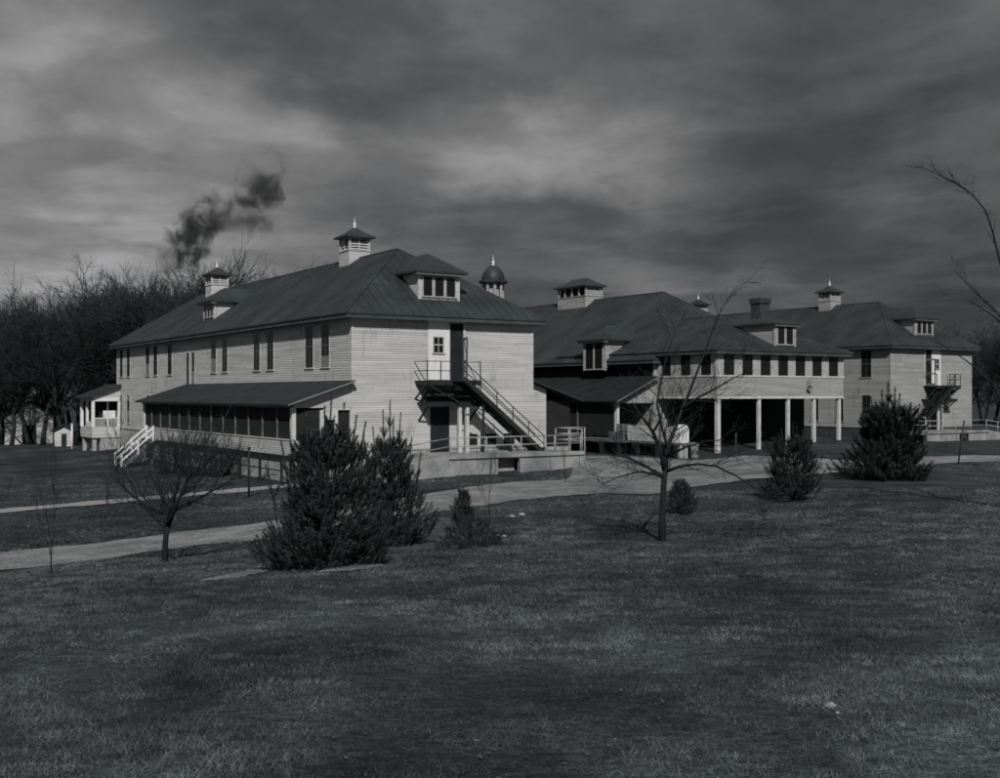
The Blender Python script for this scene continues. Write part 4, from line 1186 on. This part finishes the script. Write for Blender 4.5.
# ------------------------------------------------------------------ grass blades (near lawn) and leaf litter
def grass():
    rs = np.random.RandomState(4)
    n = 950000
    Yv = np.where(rs.rand(n) < .78, 3.6 + (34 - 3.6) * rs.rand(n) ** 1.2, 30 + 34 * rs.rand(n) ** 1.1)
    Xv = (rs.rand(n) * 2 - 1) * (Yv * .50 + .6)
    clump = np.sin(Xv * 1.7 + 2 * np.sin(Yv * .9)) * np.sin(Yv * 1.4 + Xv * .6) + .7 * np.sin(Xv * 4.1 + Yv * 3.3) * np.sin(Yv * 5.2 - Xv * 2)
    keep = rs.rand(n) < .55 + .35 * clump
    # keep off the driveway
    Zv = H(Xv, Yv)
    A, B = ROADS[0]
    ax = np.array([(p.x, p.y) for p in A]); bx = np.array([(p.x, p.y) for p in B])
    ynear = np.interp(Xv, ax[:, 0], ax[:, 1]); yfar = np.interp(Xv, bx[:, 0], bx[:, 1])
    fr = (Yv - ynear) / (yfar - ynear); wd_ = yfar - ynear
    on = (fr > .0) & (fr < 1.0)
    edge = np.minimum(fr, 1 - fr) * wd_
    tuft = np.sin(Xv * 2.3 + Yv) * np.sin(Xv * 5.1 - Yv * 3) 
    ok = (rs.rand(n) < np.clip(.85 - edge / .45, 0, 1)) | ((np.abs(fr - .46 - .03 * np.sin(Xv)) < .055) & (rs.rand(n) < .5 + .5 * tuft))
    keep &= ~on | ok
    A, B = ROADS[1]
    ax = np.array([(p.x, p.y) for p in A]); bx = np.array([(p.x, p.y) for p in B])
    keep &= ~((Xv > bx[0, 0] - .5) & (Yv > np.interp(Xv, ax[:, 0], ax[:, 1]) + .05) & (Yv < np.interp(Xv, bx[:, 0], bx[:, 1]) - .05))
    A, B = ROADS[2]
    ax = np.array([(p.x, p.y) for p in A]); bx = np.array([(p.x, p.y) for p in B])
    keep &= ~((Xv < ax[-1, 0]) & (Yv > np.interp(Xv, ax[:, 0], ax[:, 1]) - .02) & (Yv < np.interp(Xv, bx[:, 0], bx[:, 1]) + .02))
    q = np.stack([Xv - C0.x, Yv - C0.y], 1); sv = q @ np.array([V_.x, V_.y]); tv = q @ np.array([U.x, U.y])
    keep &= ~((sv > -3.4) & (sv < 15) & (tv > -4.2)) & ~((sv > 19.8) & (sv < 65) & (tv > .5))
    Xv, Yv, Zv, clump = Xv[keep], Yv[keep], Zv[keep], clump[keep]
    n = len(Xv)
    sc_ = np.clip(Yv / 9, .75, 5.0)
    hh = (.012 + .026 * rs.rand(n)) * (1 + .5 * np.clip(clump, -1, 1)) * sc_ ** .35
    hh *= np.where(rs.rand(n) < .02, 1.9, 1)
    ww = .0032 * sc_ * (0.7 + .6 * rs.rand(n))
    an = rs.rand(n) * 6.283
    le = .5 + rs.rand(n) * 2.2; la = rs.rand(n) * 6.283
    dx, dy = np.cos(an) * ww, np.sin(an) * ww
    v = np.zeros((n, 3, 3))
    v[:, 0] = np.stack([Xv - dx, Yv - dy, Zv - .01], 1); v[:, 1] = np.stack([Xv + dx, Yv + dy, Zv - .01], 1)
    v[:, 2] = np.stack([Xv + np.cos(la) * le * hh, Yv + np.sin(la) * le * hh, Zv + hh], 1)
    me = bpy.data.meshes.new("grass")
    me.vertices.add(n * 3); me.vertices.foreach_set("co", v.ravel())
    me.loops.add(n * 3); me.loops.foreach_set("vertex_index", np.arange(n * 3, dtype=np.int32))
    me.polygons.add(n); me.polygons.foreach_set("loop_start", np.arange(0, n * 3, 3, dtype=np.int32))
    me.polygons.foreach_set("loop_total", np.full(n, 3, dtype=np.int32))
    me.update(calc_edges=True); me.validate()
    me.materials.append(M["blade"])
    o = link(bpy.data.objects.new("grass", me)); tag(o, "short dry winter grass covering the sloping lawn", "grass", kind="stuff")
    # fallen leaves
    n = 2200
    mb = MB(); g = random.Random(9)
    for i in range(n):
        Y = 3.8 + 24 * g.random() ** 1.4; X = (g.random() * 2 - 1) * (Y * .5)
        s = g.uniform(.006, .018); z = h(X, Y) + g.uniform(.01, .035); a = g.uniform(0, 6.28)
        u = Vector((math.cos(a), math.sin(a), g.uniform(-.4, .4))) * s; w = Vector((-math.sin(a), math.cos(a), g.uniform(-.4, .4))) * s * .6
        c = Vector((X, Y, z)); mb.face([c - u, c - w * .9, c + u, c + w])
    o = mb.build("fallen_leaves", M["leaf"]); tag(o, "scattered dead leaves lying in the short grass", "leaves", kind="stuff")
grass()

# ------------------------------------------------------------------ smoke
def smoke(px, py, Y, rx, ry, rz, dens, seed, label, tilt=0.0, scale=.22):
    mb = MB(); n, mrow = 24, 14
    for i in range(mrow + 1):
        th = math.pi * i / mrow
        for j in range(n):
            ph = 2 * math.pi * j / n
            mb.v.append((rx * math.sin(th) * math.cos(ph), ry * math.sin(th) * math.sin(ph), rz * math.cos(th)))
    for i in range(mrow):
        for j in range(n):
            j2 = (j + 1) % n; mb.f.append((i * n + j, (i + 1) * n + j, (i + 1) * n + j2, i * n + j2)); mb.mi.append(0); mb.sm.append(True)
    m = bpy.data.materials.new("drifting_smoke"); m.use_nodes = True
    nt = m.node_tree; N = nt.nodes; L = nt.links
    N.remove(N["Principled BSDF"])
    pv = N.new("ShaderNodeVolumePrincipled"); pv.inputs["Color"].default_value = (.10, .105, .107, 1)
    L.new(pv.outputs[0], N["Material Output"].inputs["Volume"])
    tc = N.new("ShaderNodeTexCoord")
    mp = N.new("ShaderNodeMapping"); mp.inputs["Location"].default_value = (seed * 7.3, seed * 3.1, 0); L.new(tc.outputs["Object"], mp.inputs["Vector"])
    no = N.new("ShaderNodeTexNoise"); no.inputs["Scale"].default_value = scale; no.inputs["Detail"].default_value = 5; no.inputs["Roughness"].default_value = .62; no.inputs["Distortion"].default_value = .8
    L.new(mp.outputs["Vector"], no.inputs["Vector"])
    dv = N.new("ShaderNodeVectorMath"); dv.operation = "DIVIDE"; dv.inputs[1].default_value = (rx, ry, rz); L.new(tc.outputs["Object"], dv.inputs[0])
    ln = N.new("ShaderNodeVectorMath"); ln.operation = "LENGTH"; L.new(dv.outputs[0], ln.inputs[0])
    mr = N.new("ShaderNodeMapRange"); mr.inputs["From Min"].default_value = 0.0; mr.inputs["From Max"].default_value = 1.0; mr.inputs["To Min"].default_value = .16; mr.inputs["To Max"].default_value = -.34
    L.new(ln.outputs["Value"], mr.inputs["Value"])
    ad = N.new("ShaderNodeMath"); ad.operation = "ADD"; L.new(no.outputs["Fac"], ad.inputs[0]); L.new(mr.outputs["Result"], ad.inputs[1])
    m2 = N.new("ShaderNodeMapRange"); m2.inputs["From Min"].default_value = .42; m2.inputs["From Max"].default_value = .66; m2.inputs["To Min"].default_value = 0; m2.inputs["To Max"].default_value = dens
    L.new(ad.outputs[0], m2.inputs["Value"]); L.new(m2.outputs["Result"], pv.inputs["Density"])
    o = mb.build("smoke", m)
    o.location = ((px - 500) / F_PX * Y, Y, CAMZ + (HOR - py) / F_PX * Y); o.rotation_euler = (0, tilt, 0)
    tag(o, label, "smoke", kind="stuff")
smoke(193, 236, 172, 6.6, 5, 14.0, 1.9, 1, "dark curl of smoke rising from behind the bare wood", tilt=.62, scale=.36)
smoke(259, 196, 172, 7.8, 5, 10.5, .8, 9, "fainter puff of smoke drifting to the right of the dark curl", tilt=.1, scale=.26)
smoke(228, 222, 178, 14, 5, 6.5, .22, 6, "thin trail of smoke joining the two dark puffs", tilt=.1, scale=.2)

# ------------------------------------------------------------------ sky and sun
EL = R(37)
_h = (-U * math.cos(R(29)) - V_ * math.sin(R(29))).normalized()
sd = Vector((_h.x * math.cos(EL), _h.y * math.cos(EL), math.sin(EL))).normalized()
sun = bpy.data.lights.new("sun", "SUN"); sun.energy = 3.4; sun.angle = R(.55); sun.color = (1.0, .985, .96)
so = bpy.data.objects.new("sun", sun); col.objects.link(so)
so.rotation_euler = (-sd).to_track_quat("-Z", "Y").to_euler(); so.location = (10, -40, 60)

w = bpy.data.worlds.new("World"); sc.world = w; w.use_nodes = True
nt = w.node_tree; N = nt.nodes; L = nt.links; N.clear()
out = N.new("ShaderNodeOutputWorld"); bg = N.new("ShaderNodeBackground"); bg.inputs["Strength"].default_value = 0.1; L.new(bg.outputs[0], out.inputs[0])
sky = N.new("ShaderNodeTexSky"); sky.sky_type = "NISHITA"; sky.sun_disc = False; sky.sun_elevation = EL; sky.sun_rotation = math.atan2(sd.x, sd.y)
bw = N.new("ShaderNodeRGBToBW"); L.new(sky.outputs[0], bw.inputs[0])
tc = N.new("ShaderNodeTexCoord")
def math_(op, a, b=None, c=None, clamp=False):
    n = N.new("ShaderNodeMath"); n.operation = op; n.use_clamp = clamp
    for i, v in enumerate((a, b, c)):
        if v is None: continue
        if isinstance(v, (int, float)): n.inputs[i].default_value = v
        else: L.new(v, n.inputs[i])
    return n.outputs[0]
# warp the direction a little so cloud edges are ragged
mp = N.new("ShaderNodeMapping"); mp.inputs["Scale"].default_value = (1, 1, 1.55); L.new(tc.outputs["Generated"], mp.inputs["Vector"])
def noise(scale, det, rough=.55, dist=0.0, loc=(0, 0, 0)):
    m2 = N.new("ShaderNodeMapping"); m2.inputs["Location"].default_value = loc; L.new(mp.outputs["Vector"], m2.inputs["Vector"])
    n = N.new("ShaderNodeTexNoise"); n.inputs["Scale"].default_value = scale; n.inputs["Detail"].default_value = det; n.inputs["Roughness"].default_value = rough; n.inputs["Distortion"].default_value = dist
    L.new(m2.outputs["Vector"], n.inputs["Vector"]); return n
nw = noise(7.5, 6, .6)
wv = N.new("ShaderNodeVectorMath"); wv.operation = "SUBTRACT"; wv.inputs[1].default_value = (.5, .5, .5); L.new(nw.outputs["Color"], wv.inputs[0])
ws = N.new("ShaderNodeVectorMath"); ws.operation = "MULTIPLY"; ws.inputs[1].default_value = (.17, .17, .11); L.new(wv.outputs[0], ws.inputs[0])
wa = N.new("ShaderNodeVectorMath"); wa.operation = "ADD"; L.new(tc.outputs["Generated"], wa.inputs[0]); L.new(ws.outputs[0], wa.inputs[1])
wn = N.new("ShaderNodeVectorMath"); wn.operation = "NORMALIZE"; L.new(wa.outputs[0], wn.inputs[0])
CL = [(90, 50, 118), (90, 150, 126), (80, 240, 142), (150, 262, 128), (200, 30, 92), (200, 110, 118), (230, 170, 112), (320, 60, 74), (290, 125, 132), (320, 230, 104), (400, 80, 86), (400, 150, 110), (430, 235, 76),
      (500, 40, 92), (500, 150, 120), (560, 240, 66), (600, 30, 90), (610, 135, 126), (640, 70, 84), (690, 165, 96), (700, 60, 88), (720, 240, 58), (650, 288, 98), (585, 292, 74), (745, 292, 84), (855, 290, 74), (760, 130, 68), (790, 60, 76),
      (830, 165, 56), (860, 30, 74), (890, 200, 96), (860, 245, 64), (960, 60, 84), (950, 150, 74), (960, 215, 80), (930, 290, 58), (540, 285, 78), (100, -150, 100), (500, -200, 80), (900, -150, 76)]
sw = None; swv = None
for (px, py, v) in CL:
    d = Vector(((px - 500) / F_PX, 1, (HOR - py) / F_PX)).normalized()
    lin = (v / 255.0 / 1.0 + .055) / 1.055; lin = lin ** 2.4
    dn = N.new("ShaderNodeVectorMath"); dn.operation = "SUBTRACT"; L.new(wn.outputs[0], dn.inputs[0]); dn.inputs[1].default_value = tuple(d)
    ds = N.new("ShaderNodeVectorMath"); ds.operation = "MULTIPLY"; ds.inputs[1].default_value = (1, 1, 1.5); L.new(dn.outputs[0], ds.inputs[0])
    dd = N.new("ShaderNodeVectorMath"); dd.operation = "DOT_PRODUCT"; L.new(ds.outputs[0], dd.inputs[0]); L.new(ds.outputs[0], dd.inputs[1])
    e = math_("EXPONENT", math_("MULTIPLY", dd.outputs["Value"], -1 / .0034))
    sw = e if sw is None else math_("ADD", sw, e)
    swv = math_("MULTIPLY", e, lin) if swv is None else math_("MULTIPLY_ADD", e, lin, swv)
val = math_("DIVIDE", math_("ADD", swv, .0004 * .11), math_("ADD", sw, .0004))
n1 = noise(6.5, 10, .58, .15, (3, 1, 2)); n3 = noise(20, 8, .6, 0, (1, 5, 2)); n2 = noise(2.3, 4, .5, 0, (7, 3, 1))
sp = N.new("ShaderNodeSeparateXYZ"); L.new(tc.outputs["Generated"], sp.inputs[0])
zz_ = math_("ADD", math_("MAXIMUM", sp.outputs[2], 0.0), .11)
cp_ = N.new("ShaderNodeCombineXYZ"); L.new(math_("DIVIDE", sp.outputs[0], zz_), cp_.inputs[0]); L.new(math_("DIVIDE", sp.outputs[1], zz_), cp_.inputs[1])
def sheetnoise(scale, det, rough, dist, loc):
    m2 = N.new("ShaderNodeMapping"); m2.inputs["Location"].default_value = loc; m2.inputs["Rotation"].default_value = (0, 0, .5); L.new(cp_.outputs[0], m2.inputs["Vector"])
    n = N.new("ShaderNodeTexNoise"); n.inputs["Scale"].default_value = scale; n.inputs["Detail"].default_value = det; n.inputs["Roughness"].default_value = rough; n.inputs["Distortion"].default_value = dist
    L.new(m2.outputs["Vector"], n.inputs["Vector"]); return n.outputs["Fac"]
def ss(v, a, b, lo, hi):
    r = N.new("ShaderNodeMapRange"); r.interpolation_type = "SMOOTHSTEP"
    for k, q in (("From Min", a), ("From Max", b), ("To Min", lo), ("To Max", hi)): r.inputs[k].default_value = q
    L.new(v, r.inputs["Value"]); return r.outputs["Result"]
cA = ss(sheetnoise(1.5, 8, .52, .4, (2, 1, 0)), .42, .60, .80, 1.16)
cB = ss(sheetnoise(3.6, 7, .5, .3, (5, 3, 0)), .34, .66, .90, 1.10)
f1 = math_("MULTIPLY", math_("MULTIPLY", cA, cB), math_("MULTIPLY_ADD", n1.outputs["Fac"], 1.2, .40)); f2 = math_("MULTIPLY_ADD", n2.outputs["Fac"], .6, .7)
SKYGAIN = 12.2
val = math_("MULTIPLY", math_("MULTIPLY", math_("MULTIPLY", val, f1), f2), SKYGAIN)
val = math_("MULTIPLY_ADD", bw.outputs[0], 0.02, val)
cb = N.new("ShaderNodeCombineColor"); cool = math_("MINIMUM", math_("MULTIPLY_ADD", val, .05, .915), 1.0); L.new(math_("MULTIPLY", val, cool), cb.inputs[0]); L.new(val, cb.inputs[1]); L.new(math_("MULTIPLY", val, 1.02), cb.inputs[2])
L.new(cb.outputs[0], bg.inputs["Color"])
w.cycles.sampling_method = "MANUAL"; w.cycles.sample_map_resolution = 512

# ------------------------------------------------------------------ camera and look
cam = bpy.data.cameras.new("camera"); co = bpy.data.objects.new("camera", cam); col.objects.link(co)
co.location = (0, 0, CAMZ); co.rotation_euler = (R(90), 0, 0)
cam.sensor_width = 36; cam.lens = F_PX / 1000 * 36; cam.shift_y = (HOR - 389) / 1000
cam.clip_start = .1; cam.clip_end = 6000
sc.camera = co
vs = sc.view_settings; vs.view_transform = "Standard"; vs.look = "None"; vs.gamma = 1; vs.exposure = -0.1; vs.use_curve_mapping = False
sc.cycles.filter_width = 1.7
sc.cycles.volume_step_rate = 2.0
sc.cycles.volume_max_steps = 256
sc.cycles.use_denoising = True
